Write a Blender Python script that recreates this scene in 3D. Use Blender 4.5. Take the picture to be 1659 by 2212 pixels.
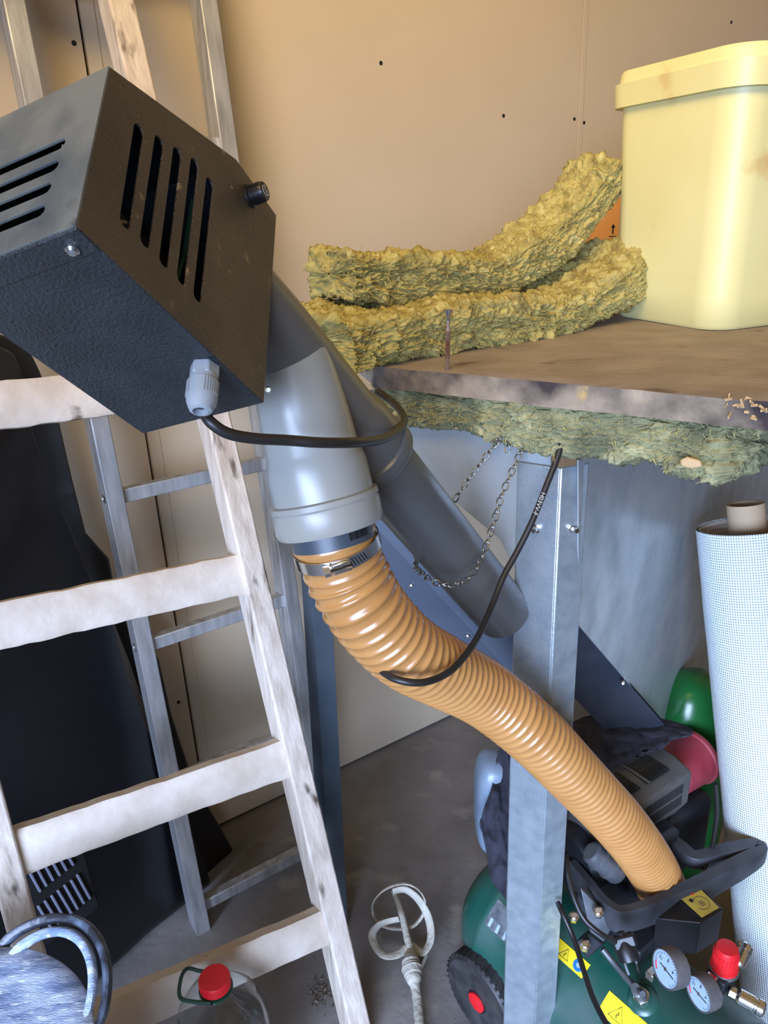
import bpy, bmesh, math, random
from mathutils import Vector as V, Matrix, noise
random.seed(7)
C = bpy.context.scene.collection
for o in list(bpy.data.objects): bpy.data.objects.remove(o)
S = bpy.context.scene

# ------------------------------------------------------------------ camera
PX = 1661.0; PIT = math.radians(21.7); ROL = math.radians(2.47); CH = 1.46
FW = V((0, math.cos(PIT), -math.sin(PIT))); UP = V((0, math.sin(PIT), math.cos(PIT))); XX = V((1, 0, 0))
RT = XX*math.cos(ROL) - UP*math.sin(ROL); UU = UP*math.cos(ROL) + XX*math.sin(ROL)
EYE = V((0, 0, CH))
cd = bpy.data.cameras.new('camera'); cam = bpy.data.objects.new('camera', cd); C.objects.link(cam)
cd.sensor_fit = 'VERTICAL'; cd.sensor_height = 24; cd.lens = 24*PX/2212
cam.matrix_world = Matrix(((RT.x, UU.x, -FW.x, EYE.x), (RT.y, UU.y, -FW.y, EYE.y), (RT.z, UU.z, -FW.z, EYE.z), (0, 0, 0, 1)))
cd.clip_start = .02
S.camera = cam
def ray(x, y): return FW + RT*((x-829.5)/PX) - UU*((y-1106)/PX)
def P(x, y, d): return EYE + ray(x, y)*d                       # point seen at x, y, at depth d metres
def flo(x, y, z=0.0):
    k = ray(x, y); return EYE + k*((z-CH)/k.z)                 # point seen at x, y on the level z
def onp(x, y, p0, n):
    k = ray(x, y); return EYE + k*(((p0-EYE).dot(n))/k.dot(n)) # point seen at x, y on a plane

# ------------------------------------------------------------------ world and light
w = bpy.data.worlds.new('world'); S.world = w; w.use_nodes = True
nt = w.node_tree; bg = nt.nodes['Background']
tc = nt.nodes.new('ShaderNodeTexCoord'); sp = nt.nodes.new('ShaderNodeSeparateXYZ'); rp = nt.nodes.new('ShaderNodeValToRGB')
mp = nt.nodes.new('ShaderNodeMapRange'); mp.inputs[1].default_value = -1; mp.inputs[2].default_value = 1
nt.links.new(tc.outputs['Generated'], sp.inputs[0]); nt.links.new(sp.outputs[2], mp.inputs[0]); nt.links.new(mp.outputs[0], rp.inputs[0])
e = rp.color_ramp.elements
e[0].position = .3; e[0].color = (.22, .29, .46, 1); e[1].position = .72; e[1].color = (.80, .55, .26, 1)
m_ = e.new(.5); m_.color = (.38, .44, .60, 1)
nt.links.new(rp.outputs[0], bg.inputs[0]); bg.inputs[1].default_value = .42
def area(name, loc, target, sx, sy, power, col):
    l = bpy.data.lights.new(name, 'AREA'); l.shape = 'RECTANGLE'; l.size = sx; l.size_y = sy; l.energy = power; l.color = col
    o = bpy.data.objects.new(name, l); C.objects.link(o); o.location = loc
    o.rotation_euler = (V(target)-V(loc)).to_track_quat('-Z', 'Y').to_euler(); return o
cl_ = area('ceiling_lamp', (-.35, -.1, 2.75), (.45, 2.2, 1.95), 1.3, .8, 21, (1, .70, .31)); cl_.data.spread = math.radians(95)
dl = area('doorway_daylight', (-1.0, -2.2, 1.25), (.1, 1.2, -.1), 2.6, 1.5, 84, (.50, .65, 1))
dl.data.spread = math.radians(66)
S.view_settings.view_transform = 'Standard'; S.view_settings.look = 'None'
S.view_settings.exposure = 0.0; S.view_settings.gamma = 1.0; S.view_settings.use_curve_mapping = False

# ------------------------------------------------------------------ materials
def lin(c):
    return tuple(((x/255)/12.92 if x/255 <= .04045 else (((x/255)+.055)/1.055)**2.4) for x in c)
def mat(name, col, rough=.6, metal=0, col2=None, scale=8, detail=6, lo=.35, hi=.7, bump=0, bscale=60, stretch=None,
        spec=None, col3=None, scale3=30, lo3=.6, hi3=.7, trans=0, ior=None, coat=0, rough2=None, vor=False, alpha=None):
    m = bpy.data.materials.new(name); m.use_nodes = True; n = m.node_tree; L = n.links
    b = n.nodes['Principled BSDF']
    c = lin(col) + (1,)
    b.inputs['Base Color'].default_value = c; b.inputs['Roughness'].default_value = rough; b.inputs['Metallic'].default_value = metal
    if spec is not None: b.inputs['Specular IOR Level'].default_value = spec
    if trans: b.inputs['Transmission Weight'].default_value = trans
    if ior: b.inputs['IOR'].default_value = ior
    if coat: b.inputs['Coat Weight'].default_value = coat
    if alpha is not None: b.inputs['Alpha'].default_value = alpha
    t = n.nodes.new('ShaderNodeTexCoord'); mpn = n.nodes.new('ShaderNodeMapping')
    L.new(t.outputs['Object'], mpn.inputs[0])
    if stretch: mpn.inputs['Scale'].default_value = stretch
    last = None
    def ramp(sc, lo, hi, seed=0):
        q = n.nodes.new('ShaderNodeTexNoise'); q.inputs['Scale'].default_value = sc; q.inputs['Detail'].default_value = detail
        L.new(mpn.outputs[0], q.inputs['Vector'])
        r = n.nodes.new('ShaderNodeMapRange'); r.inputs[1].default_value = lo; r.inputs[2].default_value = hi; r.clamp = True
        L.new(q.outputs[0], r.inputs[0]); return r
    if col2:
        r = ramp(scale, lo, hi); mx = n.nodes.new('ShaderNodeMix'); mx.data_type = 'RGBA'
        mx.inputs[6].default_value = c; mx.inputs[7].default_value = lin(col2) + (1,)
        L.new(r.outputs[0], mx.inputs[0]); last = mx.outputs[2]
        if rough2 is not None:
            mr = n.nodes.new('ShaderNodeMapRange'); mr.inputs[3].default_value = rough; mr.inputs[4].default_value = rough2
            L.new(r.outputs[0], mr.inputs[0]); L.new(mr.outputs[0], b.inputs['Roughness'])
    if col3:
        r3 = ramp(scale3, lo3, hi3); mx3 = n.nodes.new('ShaderNodeMix'); mx3.data_type = 'RGBA'
        if last: L.new(last, mx3.inputs[6])
        else: mx3.inputs[6].default_value = c
        mx3.inputs[7].default_value = lin(col3) + (1,); L.new(r3.outputs[0], mx3.inputs[0]); last = mx3.outputs[2]
    if last: L.new(last, b.inputs['Base Color'])
    if bump:
        bn = n.nodes.new('ShaderNodeBump'); bn.inputs['Strength'].default_value = bump; bn.inputs['Distance'].default_value = .004
        if vor:
            q = n.nodes.new('ShaderNodeTexVoronoi'); q.feature = 'SMOOTH_F1'
        else:
            q = n.nodes.new('ShaderNodeTexNoise'); q.inputs['Detail'].default_value = 4
        q.inputs['Scale'].default_value = bscale
        L.new(mpn.outputs[0], q.inputs['Vector']); L.new(q.outputs[0], bn.inputs['Height']); L.new(bn.outputs[0], b.inputs['Normal'])
    return m
M = {}
M['wall'] = mat('gypsum_board', (194, 178, 152), .8, col2=(186, 170, 145), scale=2.2, bump=.05, bscale=300)
M['wall_gap'] = mat('dark_gap', (38, 34, 32), .9)
M['joint'] = mat('joint_strip', (188, 174, 150), .6)
M['floor'] = mat('concrete', (128, 122, 116), .75, col2=(96, 92, 88), scale=5, detail=9, col3=(150, 144, 134), scale3=9, lo3=.58, hi3=.75, bump=.35, bscale=45)
M['wood'] = mat('old_ladder_wood', (204, 192, 176), .72, col2=(172, 156, 138), scale=6, stretch=(9, 9, 1.2), col3=(82, 66, 52), scale3=4.6, lo3=.60, hi3=.72, bump=.25, bscale=25)
M['rungwood'] = mat('rung_wood', (208, 196, 180), .72, col2=(184, 168, 148), scale=16, col3=(110, 92, 78), scale3=14, lo3=.7, hi3=.76, bump=.3, bscale=60)
M['alu'] = mat('worn_aluminium', (196, 196, 194), .36, .6, col2=(150, 150, 148), scale=10, stretch=(6, 6, 1), rough2=.5, bump=.05, bscale=80)
M['zinc'] = mat('galvanised_steel', (186, 192, 192), .36, .55, col2=(158, 166, 168), scale=14, detail=8, rough2=.5, bump=.06, bscale=120)
M['zincpost'] = mat('galvanised_post', (170, 180, 184), .30, .6, col2=(138, 150, 156), scale=45, detail=8, rough2=.45, bump=.10, bscale=200)
M['zincdark'] = mat('galvanised_dark_reflection', (112, 126, 138), .38, .7, col2=(84, 100, 114), scale=10, rough2=.5)  # galvanised steel with its dark bluish reflections put into the base colour
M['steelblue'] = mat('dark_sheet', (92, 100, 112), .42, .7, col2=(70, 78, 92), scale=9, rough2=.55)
M['chrome'] = mat('bright_steel', (215, 215, 212), .18, 1)
M['chainsteel'] = mat('chain_steel', (150, 152, 152), .28, 1)
M['box'] = mat('hammered_black_paint', (34, 40, 43), .36, 0, col2=(44, 50, 53), scale=30, bump=.5, bscale=420, spec=.6)
M['boxfront'] = mat('hammered_black_warm_lit', (60, 51, 42), .42, 0, col2=(92, 78, 62), scale=9, lo=.42, hi=.75, col3=(128, 110, 80), scale3=70, lo3=.66, hi3=.72, bump=.6, bscale=420, spec=.6)  # black paint, warm light coloured in as brown; the fine speckles are dust
M['boxdust'] = mat('dusty_black_paint', (66, 74, 76), .6, 0, col2=(112, 113, 104), scale=14, lo=.32, hi=.55, col3=(44, 52, 56), scale3=20, lo3=.62, hi3=.7, bump=.15, bscale=420)
M['dark'] = mat('dark_inside', (12, 12, 12), .8)
M['glandgrey'] = mat('light_grey_nylon', (150, 157, 161), .4)
M['blackplastic'] = mat('black_plastic', (22, 22, 23), .4)
M['pipe'] = mat('grey_pvc', (132, 139, 139), .2, col2=(148, 143, 130), scale=6, rough2=.4, spec=.6)
M['pipedark'] = mat('dark_grey_pvc', (80, 82, 82), .25, col2=(94, 90, 82), scale=6, rough2=.42, spec=.6)
M['pipedk'] = mat('adapter_grey', (58, 66, 74), .4)
M['hose'] = mat('amber_hose', (184, 132, 74), .27, col2=(172, 120, 64), scale=20, spec=.7, coat=.3)
M['cable'] = mat('black_cable', (34, 31, 28), .42)
M['wool'] = mat('mineral_wool', (172, 160, 94), .95, col2=(124, 112, 60), scale=40, detail=10, lo=.42, hi=.70, col3=(192, 182, 120), scale3=60, lo3=.56, hi3=.72, bump=.6, bscale=260)
M['woolgreen'] = mat('mineral_wool_grey', (150, 146, 104), .95, col2=(104, 104, 74), scale=22, detail=10, lo=.38, hi=.64, col3=(178, 174, 130), scale3=40, lo3=.56, hi3=.72, bump=.8, bscale=160)
M['tuft'] = mat('wool_fibre', (184, 172, 108), .9)
M['boardtop'] = mat('weathered_board_top', (152, 141, 132), .8, col2=(130, 119, 110), scale=7, stretch=(1.6, 2.2, 1), detail=9, col3=(86, 68, 54), scale3=8, lo3=.62, hi3=.74, bump=.3, bscale=60)
M['boardedge'] = mat('weathered_board_edge', (164, 150, 128), .85, col2=(54, 45, 45), scale=7, detail=10, lo=.44, hi=.60, col3=(176, 150, 96), scale3=24, lo3=.66, hi3=.74, bump=.8, bscale=90)
M['rust'] = mat('rusty_screw', (110, 58, 36), .7, .4, col2=(150, 140, 130), scale=60)
M['bucket'] = mat('aged_cream_plastic', (222, 217, 158), .38, col2=(212, 204, 140), scale=4, col3=(196, 152, 84), scale3=9, lo3=.62, hi3=.76, detail=8, spec=.5)
M['card'] = mat('cardboard', (196, 140, 80), .8)
M['white'] = mat('white_card', (214, 204, 190), .7)
M['tv'] = mat('black_shell_plastic', (15, 16, 20), .33, bump=.05, bscale=400)
M['tvbrown'] = mat('black_shell_flange', (24, 22, 21), .42)
M['slat'] = mat('light_catching_slat', (120, 122, 140), .35)  # light caught by the louvre edges, put into the slat colour
M['tank'] = mat('green_enamel', (22, 74, 62), .33, col2=(66, 84, 80), scale=9, lo=.42, hi=.8, rough2=.6, spec=.6)
M['rubber'] = mat('grey_black_rubber', (44, 46, 50), .55, col2=(66, 68, 72), scale=18, bump=.2, bscale=120)
M['tyre'] = mat('black_tyre', (28, 28, 30), .6, col2=(58, 56, 54), scale=30)
M['red'] = mat('red_plastic', (200, 26, 32), .4)
M['redpale'] = mat('dusty_red_plastic', (138, 44, 56), .5, col2=(156, 68, 76), scale=12)
M['cover'] = mat('dusty_grey_plastic', (72, 72, 70), .6, col2=(94, 91, 86), scale=14, bump=.1, bscale=200)
M['motor'] = mat('cast_aluminium', (118, 122, 126), .42, .6, col2=(80, 84, 88), scale=20)
M['darkmetal'] = mat('dark_metal', (44, 47, 52), .45, .5)
M['yellow'] = mat('yellow_sticker', (232, 206, 40), .45)
M['yellowdirty'] = mat('faded_yellow_label', (206, 182, 70), .6, col2=(178, 156, 66), scale=40)
M['blue'] = mat('blue_sign', (30, 110, 190), .4)
M['ink'] = mat('black_ink', (18, 18, 18), .5)
M['dial'] = mat('dial_face', (150, 170, 184), .35)
M['gaugebody'] = mat('gauge_housing', (70, 66, 66), .55, col2=(92, 88, 86), scale=40)
M['cloth'] = mat('dark_navy_cloth', (30, 31, 42), .9, col2=(44, 44, 54), scale=20, bump=.4, bscale=300)
M['bluegrey'] = mat('blue_grey_plastic', (96, 112, 128), .35, col2=(120, 132, 142), scale=10)
M['greenpl'] = mat('green_reflection', (28, 104, 46), .25, col2=(18, 76, 34), scale=4)  # colour of the made-up green shape behind the roll
M['tubdust'] = mat('plaster_dusted_rubber', (172, 186, 208), .6, col2=(104, 122, 152), scale=9, stretch=(2, 9, 3), detail=10, lo=.38, hi=.62, col3=(222, 228, 238), scale3=26, lo3=.57, hi3=.7, bump=.5, bscale=90)
M['tubdark'] = mat('black_rubber_tub', (40, 44, 52), .4, col2=(92, 104, 122), scale=30, lo=.5, hi=.7, bump=.3, bscale=90)
M['paddle'] = mat('plaster_coated_steel', (178, 172, 156), .8, col2=(150, 146, 132), scale=30, bump=.8, bscale=110)
M['pet'] = mat('clear_pet', (245, 250, 252), .03, trans=1, ior=1.3)
M['hgreen'] = mat('dark_green_plastic', (14, 58, 42), .4)
M['core'] = mat('cardboard_core', (176, 150, 118), .75)
M['plate'] = mat('rating_plate', (70, 74, 80), .5, col2=(120, 124, 128), scale=60)
M['crumb'] = mat('floor_crumbs', (110, 100, 84), .9)
M['chip'] = mat('wood_chip', (196, 166, 122), .8)
M['print'] = mat('pale_print', (170, 168, 160), .5)
# fibreglass mesh roll: a woven grid from the surface's own unwrapped coordinates
def mesh_mat():
    m = bpy.data.materials.new('fibreglass_mesh'); m.use_nodes = True; n = m.node_tree; L = n.links; b = n.nodes['Principled BSDF']
    t = n.nodes.new('ShaderNodeTexCoord'); s = n.nodes.new('ShaderNodeSeparateXYZ'); L.new(t.outputs['UV'], s.inputs[0])
    outs = []
    for ax, k in ((0, 130), (1, 210)):
        a = n.nodes.new('ShaderNodeMath'); a.operation = 'MULTIPLY'; a.inputs[1].default_value = k*2*math.pi; L.new(s.outputs[ax], a.inputs[0])
        c = n.nodes.new('ShaderNodeMath'); c.operation = 'SINE'; L.new(a.outputs[0], c.inputs[0]); outs.append(c)
    mxn = n.nodes.new('ShaderNodeMath'); mxn.operation = 'MAXIMUM'; L.new(outs[0].outputs[0], mxn.inputs[0]); L.new(outs[1].outputs[0], mxn.inputs[1])
    r = n.nodes.new('ShaderNodeMapRange'); r.inputs[1].default_value = -.3; r.inputs[2].default_value = .6; L.new(mxn.outputs[0], r.inputs[0])
    mx = n.nodes.new('ShaderNodeMix'); mx.data_type = 'RGBA'; mx.inputs[6].default_value = lin((150, 166, 168))+(1,); mx.inputs[7].default_value = lin((236, 242, 240))+(1,)
    L.new(r.outputs[0], mx.inputs[0]); L.new(mx.outputs[2], b.inputs['Base Color']); b.inputs['Roughness'].default_value = .5
    bn = n.nodes.new('ShaderNodeBump'); bn.inputs['Distance'].default_value = .002; bn.inputs['Strength'].default_value = .6
    L.new(mxn.outputs[0], bn.inputs['Height']); L.new(bn.outputs[0], b.inputs['Normal'])
    return m
M['mesh'] = mesh_mat()

# ------------------------------------------------------------------ geometry helpers
def frame(d, up=V((0, 0, 1))):
    d = V(d).normalized(); a = d.cross(up)
    if a.length < 1e-4: a = d.cross(V((1, 0, 0)))
    a.normalize(); return a, a.cross(d).normalized(), d
class MB:
    def __init__(s): s.v = []; s.f = []; s.uv = None
    def add(s, vs, fs):
        k = len(s.v); s.v += [V(q) for q in vs]; s.f += [tuple(i+k for i in f) for f in fs]; return s
    def obox(s, c, ax, ay, az, sx, sy, sz):               # oriented box: centre, axes, full sizes
        c = V(c); ax = V(ax).normalized()*sx/2; ay = V(ay).normalized()*sy/2; az = V(az).normalized()*sz/2
        vs = [c+ax*i+ay*j+az*k for k in (-1, 1) for j in (-1, 1) for i in (-1, 1)]
        return s.add(vs, [(0, 2, 3, 1), (4, 5, 7, 6), (0, 1, 5, 4), (2, 6, 7, 3), (0, 4, 6, 2), (1, 3, 7, 5)])
    def beam(s, a, b, wdir, w, t):                        # bar from a to b, width w along wdir, thickness t
        a = V(a); b = V(b); d = b-a; wd = V(wdir); wd = (wd-d*(wd.dot(d)/d.length_squared)).normalized()
        return s.obox((a+b)/2, d, wd, d.cross(wd), d.length, w, t)
    def prism(s, pts, ext):                               # polygon of 3D points pushed along ext
        n = len(pts); ext = V(ext)
        s.add([V(p) for p in pts]+[V(p)+ext for p in pts], [tuple(range(n))[::-1], tuple(range(n, 2*n))]+[(i, (i+1) % n, n+(i+1) % n, n+i) for i in range(n)])
        return s
    def tube(s, pts, r, seg=16, caps=True, closed=False, flat=None):
        pts = [V(p) for p in pts]; n = len(pts); R = r if isinstance(r, (list, tuple)) else [r]*n
        vs = []; prev = None
        for i, p in enumerate(pts):
            if closed: d = pts[(i+1) % n]-pts[i-1]
            else: d = pts[min(i+1, n-1)]-pts[max(i-1, 0)]
            d.normalize()
            if prev is None: a, b, _ = frame(d)
            else:
                a = prev-d*prev.dot(d); a.normalize(); b = d.cross(a)
            prev = a
            fl = flat or 1
            for k in range(seg):
                t = 2*math.pi*k/seg; vs.append(p+(a*math.cos(t)+b*math.sin(t)*fl)*R[i])
        fs = []
        m = n if closed else n-1
        for i in range(m):
            for k in range(seg):
                k2 = (k+1) % seg; i2 = (i+1) % n
                fs.append((i*seg+k, i*seg+k2, i2*seg+k2, i2*seg+k))
        if caps and not closed: fs.append(tuple(range(seg))[::-1]); fs.append(tuple((n-1)*seg+k for k in range(seg)))
        return s.add(vs, fs)
    def lathe(s, o, d, prof, seg=32, caps=True, uv=False, ref=None):
        a, b, d = frame(d); o = V(o)
        if ref: a = V(ref)-d*V(ref).dot(d); a.normalize(); b = d.cross(a)
        vs = []
        for r, h in prof:
            for k in range(seg):
                t = 2*math.pi*k/seg; vs.append(o+d*h+(a*math.cos(t)+b*math.sin(t))*r)
        fs = [(i*seg+k, i*seg+(k+1) % seg, (i+1)*seg+(k+1) % seg, (i+1)*seg+k) for i in range(len(prof)-1) for k in range(seg)]
        if caps: fs.append(tuple(range(seg))[::-1]); fs.append(tuple((len(prof)-1)*seg+k for k in range(seg)))
        return s.add(vs, fs)
    def build(s, name, m, parent=None, bevel=0, sharp=35, smooth=True, origin=None, **tags):
        me = bpy.data.meshes.new(name)
        org = V((0, 0, 0))
        if parent is None:
            if origin is not None: org = V(origin)
            else:
                xs = [q.x for q in s.v]; ys = [q.y for q in s.v]; zs = [q.z for q in s.v]
                org = V(((min(xs)+max(xs))/2, (min(ys)+max(ys))/2, min(zs)))
        else:
            q = parent
            while q is not None: org += q.location; q = q.parent
        me.from_pydata([tuple(q-org) for q in s.v], [], s.f); me.update()
        bm = bmesh.new(); bm.from_mesh(me); bmesh.ops.recalc_face_normals(bm, faces=bm.faces); bm.to_mesh(me); bm.free()
        if smooth:
            me.shade_smooth(); me.set_sharp_from_angle(angle=math.radians(sharp))
        o = bpy.data.objects.new(name, me); C.objects.link(o)
        if isinstance(m, (list, tuple)):
            for q in m: me.materials.append(M[q] if isinstance(q, str) else q)
        else: me.materials.append(M[m] if isinstance(m, str) else m)
        if parent is None: o.location = org
        else: o.parent = parent
        if bevel:
            b = o.modifiers.new('bevel', 'BEVEL'); b.width = bevel; b.segments = 2; b.limit_method = 'ANGLE'; b.angle_limit = math.radians(40)
        for k, x in tags.items(): o[k] = x
        return o
def thing(name, label, cat, loc, group=None):
    o = bpy.data.objects.new(name, None); C.objects.link(o); o.location = V(loc); o.empty_display_size = .05
    o['label'] = label; o['category'] = cat
    if group: o['group'] = group
    return o
def spline(pts, n=12):                                    # Catmull-Rom through points (tuples of any length)
    out = []; m = len(pts)
    for i in range(m-1):
        p0, p1, p2, p3 = pts[max(i-1, 0)], pts[i], pts[i+1], pts[min(i+2, m-1)]
        for k in range(n):
            t = k/n
            out.append(tuple(.5*((2*b)+(c-a)*t+(2*a-5*b+4*c-d)*t*t+(-a+3*b-3*c+d)*t**3) for a, b, c, d in zip(p0, p1, p2, p3)))
    out.append(tuple(pts[-1])); return out
def spx(pts, n=12): return [P(*q) for q in spline(pts, n)]
def plate(outer, holes, org, ax, ay, thick, name, m, parent, bevel=0, **tags):   # flat plate with holes, from 2D outlines
    cu = bpy.data.curves.new(name+'_outline', 'CURVE'); cu.dimensions = '2D'; cu.fill_mode = 'BOTH'; cu.extrude = thick/2
    if bevel: cu.bevel_depth = bevel; cu.bevel_resolution = 1; cu.offset = -bevel
    for loop in [outer]+holes:
        s = cu.splines.new('POLY'); s.points.add(len(loop)-1)
        for i, (x, y) in enumerate(loop): s.points[i].co = (x, y, 0, 1)
        s.use_cyclic_u = True
    t = bpy.data.objects.new(name+'_outline', cu); C.objects.link(t)
    me = bpy.data.meshes.new_from_object(t.evaluated_get(bpy.context.evaluated_depsgraph_get()))
    bpy.data.objects.remove(t); bpy.data.curves.remove(cu)
    az = V(ax).cross(V(ay)).normalized(); b = MB()
    b.add([V(org)+V(ax)*q.co.x+V(ay)*q.co.y+az*q.co.z for q in me.vertices], [tuple(p.vertices) for p in me.polygons])
    bpy.data.meshes.remove(me)
    return b.build(name, m, parent, sharp=30, **tags)
def slot(x0, y0, x1, y1, w, n=6):                          # stadium outline between two end points
    d = V((x1-x0, y1-y0)); L = d.length; d /= L; nn = V((-d.y, d.x)); r = w/2; out = []
    for (cx, cy, sg) in ((x1-d.x*r, y1-d.y*r, 1), (x0+d.x*r, y0+d.y*r, -1)):
        for k in range(n+1):
            t = -math.pi/2+math.pi*k/n
            q = (d*math.cos(t)+nn*math.sin(t))*sg*r; out.append((cx+q.x, cy+q.y))
    return out
def text(body, size, loc, ax, ay, m, parent, name='printed_text', ext=.0002, bend=None):
    cu = bpy.data.curves.new(name, 'FONT'); cu.body = body; cu.size = size; cu.extrude = ext; cu.align_x = 'CENTER'; cu.align_y = 'CENTER'
    t = bpy.data.objects.new(name, cu); C.objects.link(t)
    me = bpy.data.meshes.new_from_object(t.evaluated_get(bpy.context.evaluated_depsgraph_get()))
    bpy.data.objects.remove(t); b = MB(); az = V(ax).cross(V(ay)).normalized()
    vs = [(q.co.x, q.co.y, q.co.z) for q in me.vertices]
    if bend: vv = [bend(*q) for q in vs]
    else: vv = [V(loc)+V(ax)*x+V(ay)*y+az*z for x, y, z in vs]
    b.add(vv, [tuple(p.vertices) for p in me.polygons])
    return b.build(name, m, parent, smooth=False)

# ------------------------------------------------------------------ the room
A = V((.8383, .5452, 0)); N = V((-.5452, .8383, 0)); W0 = V((-.449, 1.540, 0)); Z = V((0, 0, 1))
def wp(a, z, d=0): return W0+A*a+Z*z-N*d                    # point on the wall: along, height, distance into the room
MB().obox(W0+A*.6+V((0, 0, -.05))-N*1.6, A, N, Z, 6.6, 4.6, .1).build('floor', 'floor', kind='structure')
wall = MB().obox(wp(.6, 1.4, -.03), A, N, Z, 6.6, .034, 2.8).build('wall_back', 'wall_gap', kind='structure')
wall.modifiers.clear()
for i, (a0, a1) in enumerate(((-2.6, -.036), (-.031, 1.1765), (1.178, 2.39), (2.3915, 3.8))):
    MB().obox(wp((a0+a1)/2, 1.405, -.0065), A, N, Z, a1-a0, .0127, 2.79).build('gypsum_board', 'wall', wall, bevel=.0008)
MB().obox(wp(-.018, 1.4, .0008), A, N, Z, .022, .002, 2.79).build('joint_strip', 'joint', wall, bevel=.0008)
MB().obox(wp(1.185, 1.4, .0005), A, N, Z, .016, .0015, 2.79).build('joint_strip', 'wall', wall, bevel=.0006)
wn = -N
for (x, y) in ((160, 93), (823, 136), (1241, 257), (1262, 265), (1580, 48), (386, 1517), (418, 1505), (457, 1755), (1088, 250)):
    p = onp(x, y, W0+N*-.0006, N)
    MB().lathe(p+N*.001, wn, [(.0042, 0), (.0042, .001), (.003, .0018), (.0012, .0012)], 14).build('wall_screw', 'dark', wall)

# ------------------------------------------------------------------ black plastic shell leaning by the wall
bp0 = V((-.411, 1.454, 0)); bdir = V((.6, .8, 0)).normalized(); bl = .06
bn = (V((bdir.y, -bdir.x, 0))+Z*bl).normalized()          # faces the camera side
def bq(x, y, off=0): return onp(x, y, bp0+bn*off, bn)
sh = thing('appliance_back_shell', 'large black plastic appliance back shell with a louvred vent, standing behind the ladders', 'plastic panel', bp0)
fl_px = [(-60, 700), (60, 742), (88, 800), (128, 900), (160, 1040), (188, 1150), (238, 1206), (256, 1300), (318, 1372), (346, 1425), (372, 1540), (408, 1650), (440, 1722), (478, 1786), (506, 1836), (482, 1872), (438, 1905), (300, 2010), (150, 2150), (-60, 2320)]
MB().prism([bq(x, y, .0) for x, y in fl_px], -bn*.02).build('flange', 'tvbrown', sh, bevel=.006)
mn_px = [(-60, 730), (8, 760), (34, 898), (80, 1020), (128, 1130), (181, 1244), (225, 1330), (262, 1420), (310, 1560), (360, 1720), (420, 1850), (436, 1900), (300, 2005), (150, 2142), (-60, 2300)]
b = MB(); n = len(mn_px)
top = [bq(x, y, .0) for x, y in mn_px]; cen = sum(top, V())/n
mid = [p+bn*.03 for p in top]; inn = [p+(cen-p).normalized()*.03+bn*.045 for p in top]
b.add(top+mid+inn, [(i, (i+1) % n, n+(i+1) % n, n+i) for i in range(n)]+[(n+i, n+(i+1) % n, 2*n+(i+1) % n, 2*n+i) for i in range(n)]+[tuple(range(2*n, 3*n))])
b.build('main_shell', 'tv', sh, bevel=.005)
b = MB(); b2 = MB()
r1t = [(118, 978), (148, 955), (178, 930), (207, 908), (237, 888), (275, 880)]; r1b = [(180, 1090), (208, 1065), (238, 1040), (268, 1018), (298, 995), (328, 972)]
r2t = [(170, 1155), (200, 1132), (230, 1108), (258, 1085), (288, 1062), (318, 1040), (345, 1015)]; r2b = [(232, 1258), (262, 1233), (290, 1212), (320, 1188), (348, 1168), (376, 1143), (403, 1122)]
for t, q in list(zip(r1t, r1b))+list(zip(r2t, r2b)):
    p0 = bq(t[0]/2.074, 1400+t[1]/2.074, .048); p1 = bq(q[0]/2.074, 1400+q[1]/2.074, .048)
    b.beam(p0, p1, bdir, .0045, .006)
b2.prism([bq(x, y, .0455) for x, y in ((40, 1838), (165, 1790), (212, 1960), (100, 2040))], bn*.001)
b2.build('vent_recess', 'dark', sh); b.build('vent_grille', 'slat', sh, bevel=.001, label='row of louvre slats, caught light coloured in as grey-blue')

# ------------------------------------------------------------------ aluminium ladder
def lad(D, s): 
    up = (N*s+Z).normalized(); nn = (N-Z*s).normalized()
    return (lambda a, z: W0+A*a-N*(D-s*z)+Z*z), up, nn
LA, lup, lnn = lad(.27, .1)
al = thing('aluminium_ladder', 'silver aluminium ladder with square rungs leaning against the wall', 'ladder', LA(0, 0))
def rail(a0, a1, z1, w, t):
    p0 = LA(a0, 0.0); p1 = LA(a1, z1); mb = MB()
    d = (p1-p0).normalized(); wd = A; th = d.cross(wd).normalized()
    mb.beam(p0, p1, wd, w, .0022)                                     # C-profile rail: web and two flanges
    for sg in (-1, 1): mb.beam(p0+wd*sg*w/2-lnn*0+lnn*t/2, p1+wd*sg*w/2+lnn*t/2, lnn, t, .0022)
    return mb
for a0, a1 in ((-.156, -.152), (.160, .166)):
    r_ = rail(a0, a1, 2.45, .029, .05).build('rail', 'alu', al, bevel=.0006)
for z in (.055, .372, .685, .985, 1.28, 1.575, 1.87, 2.16):
    m_ = MB().beam(LA(-.150, z)+lnn*.022, LA(.158, z)+lnn*.022, lup, .026, .024); m_.build('rung', 'alu', al, bevel=.002)
    for a in (-.168, ):
        MB().lathe(LA(a, z)+lnn*.024, -A, [(.011, 0), (.011, .002), (.007, .003), (.006, .001)], 16).build('rung_rivet', 'chrome', al)

# ------------------------------------------------------------------ galvanised stud leaning behind the hose
g0 = flo(735, 2012); g1 = P(672, 860, 1.30)
b = MB(); gd = (g1-g0).normalized(); gx = (A-gd*A.dot(gd)).normalized(); gn = gd.cross(gx).normalized()
b.beam(g0, g1, gx, .038, .0012)
for sg in (-1, 1): b.beam(g0+gx*sg*.019-gn*-.022*0+N*.020, g1+gx*sg*.019+N*.020, N, .04, .0012)
o = b.build('steel_stud', 'zincdark'); o['label'] = 'galvanised steel U-profile stud standing upright right beside the aluminium ladder'; o['category'] = 'metal profile'

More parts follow.
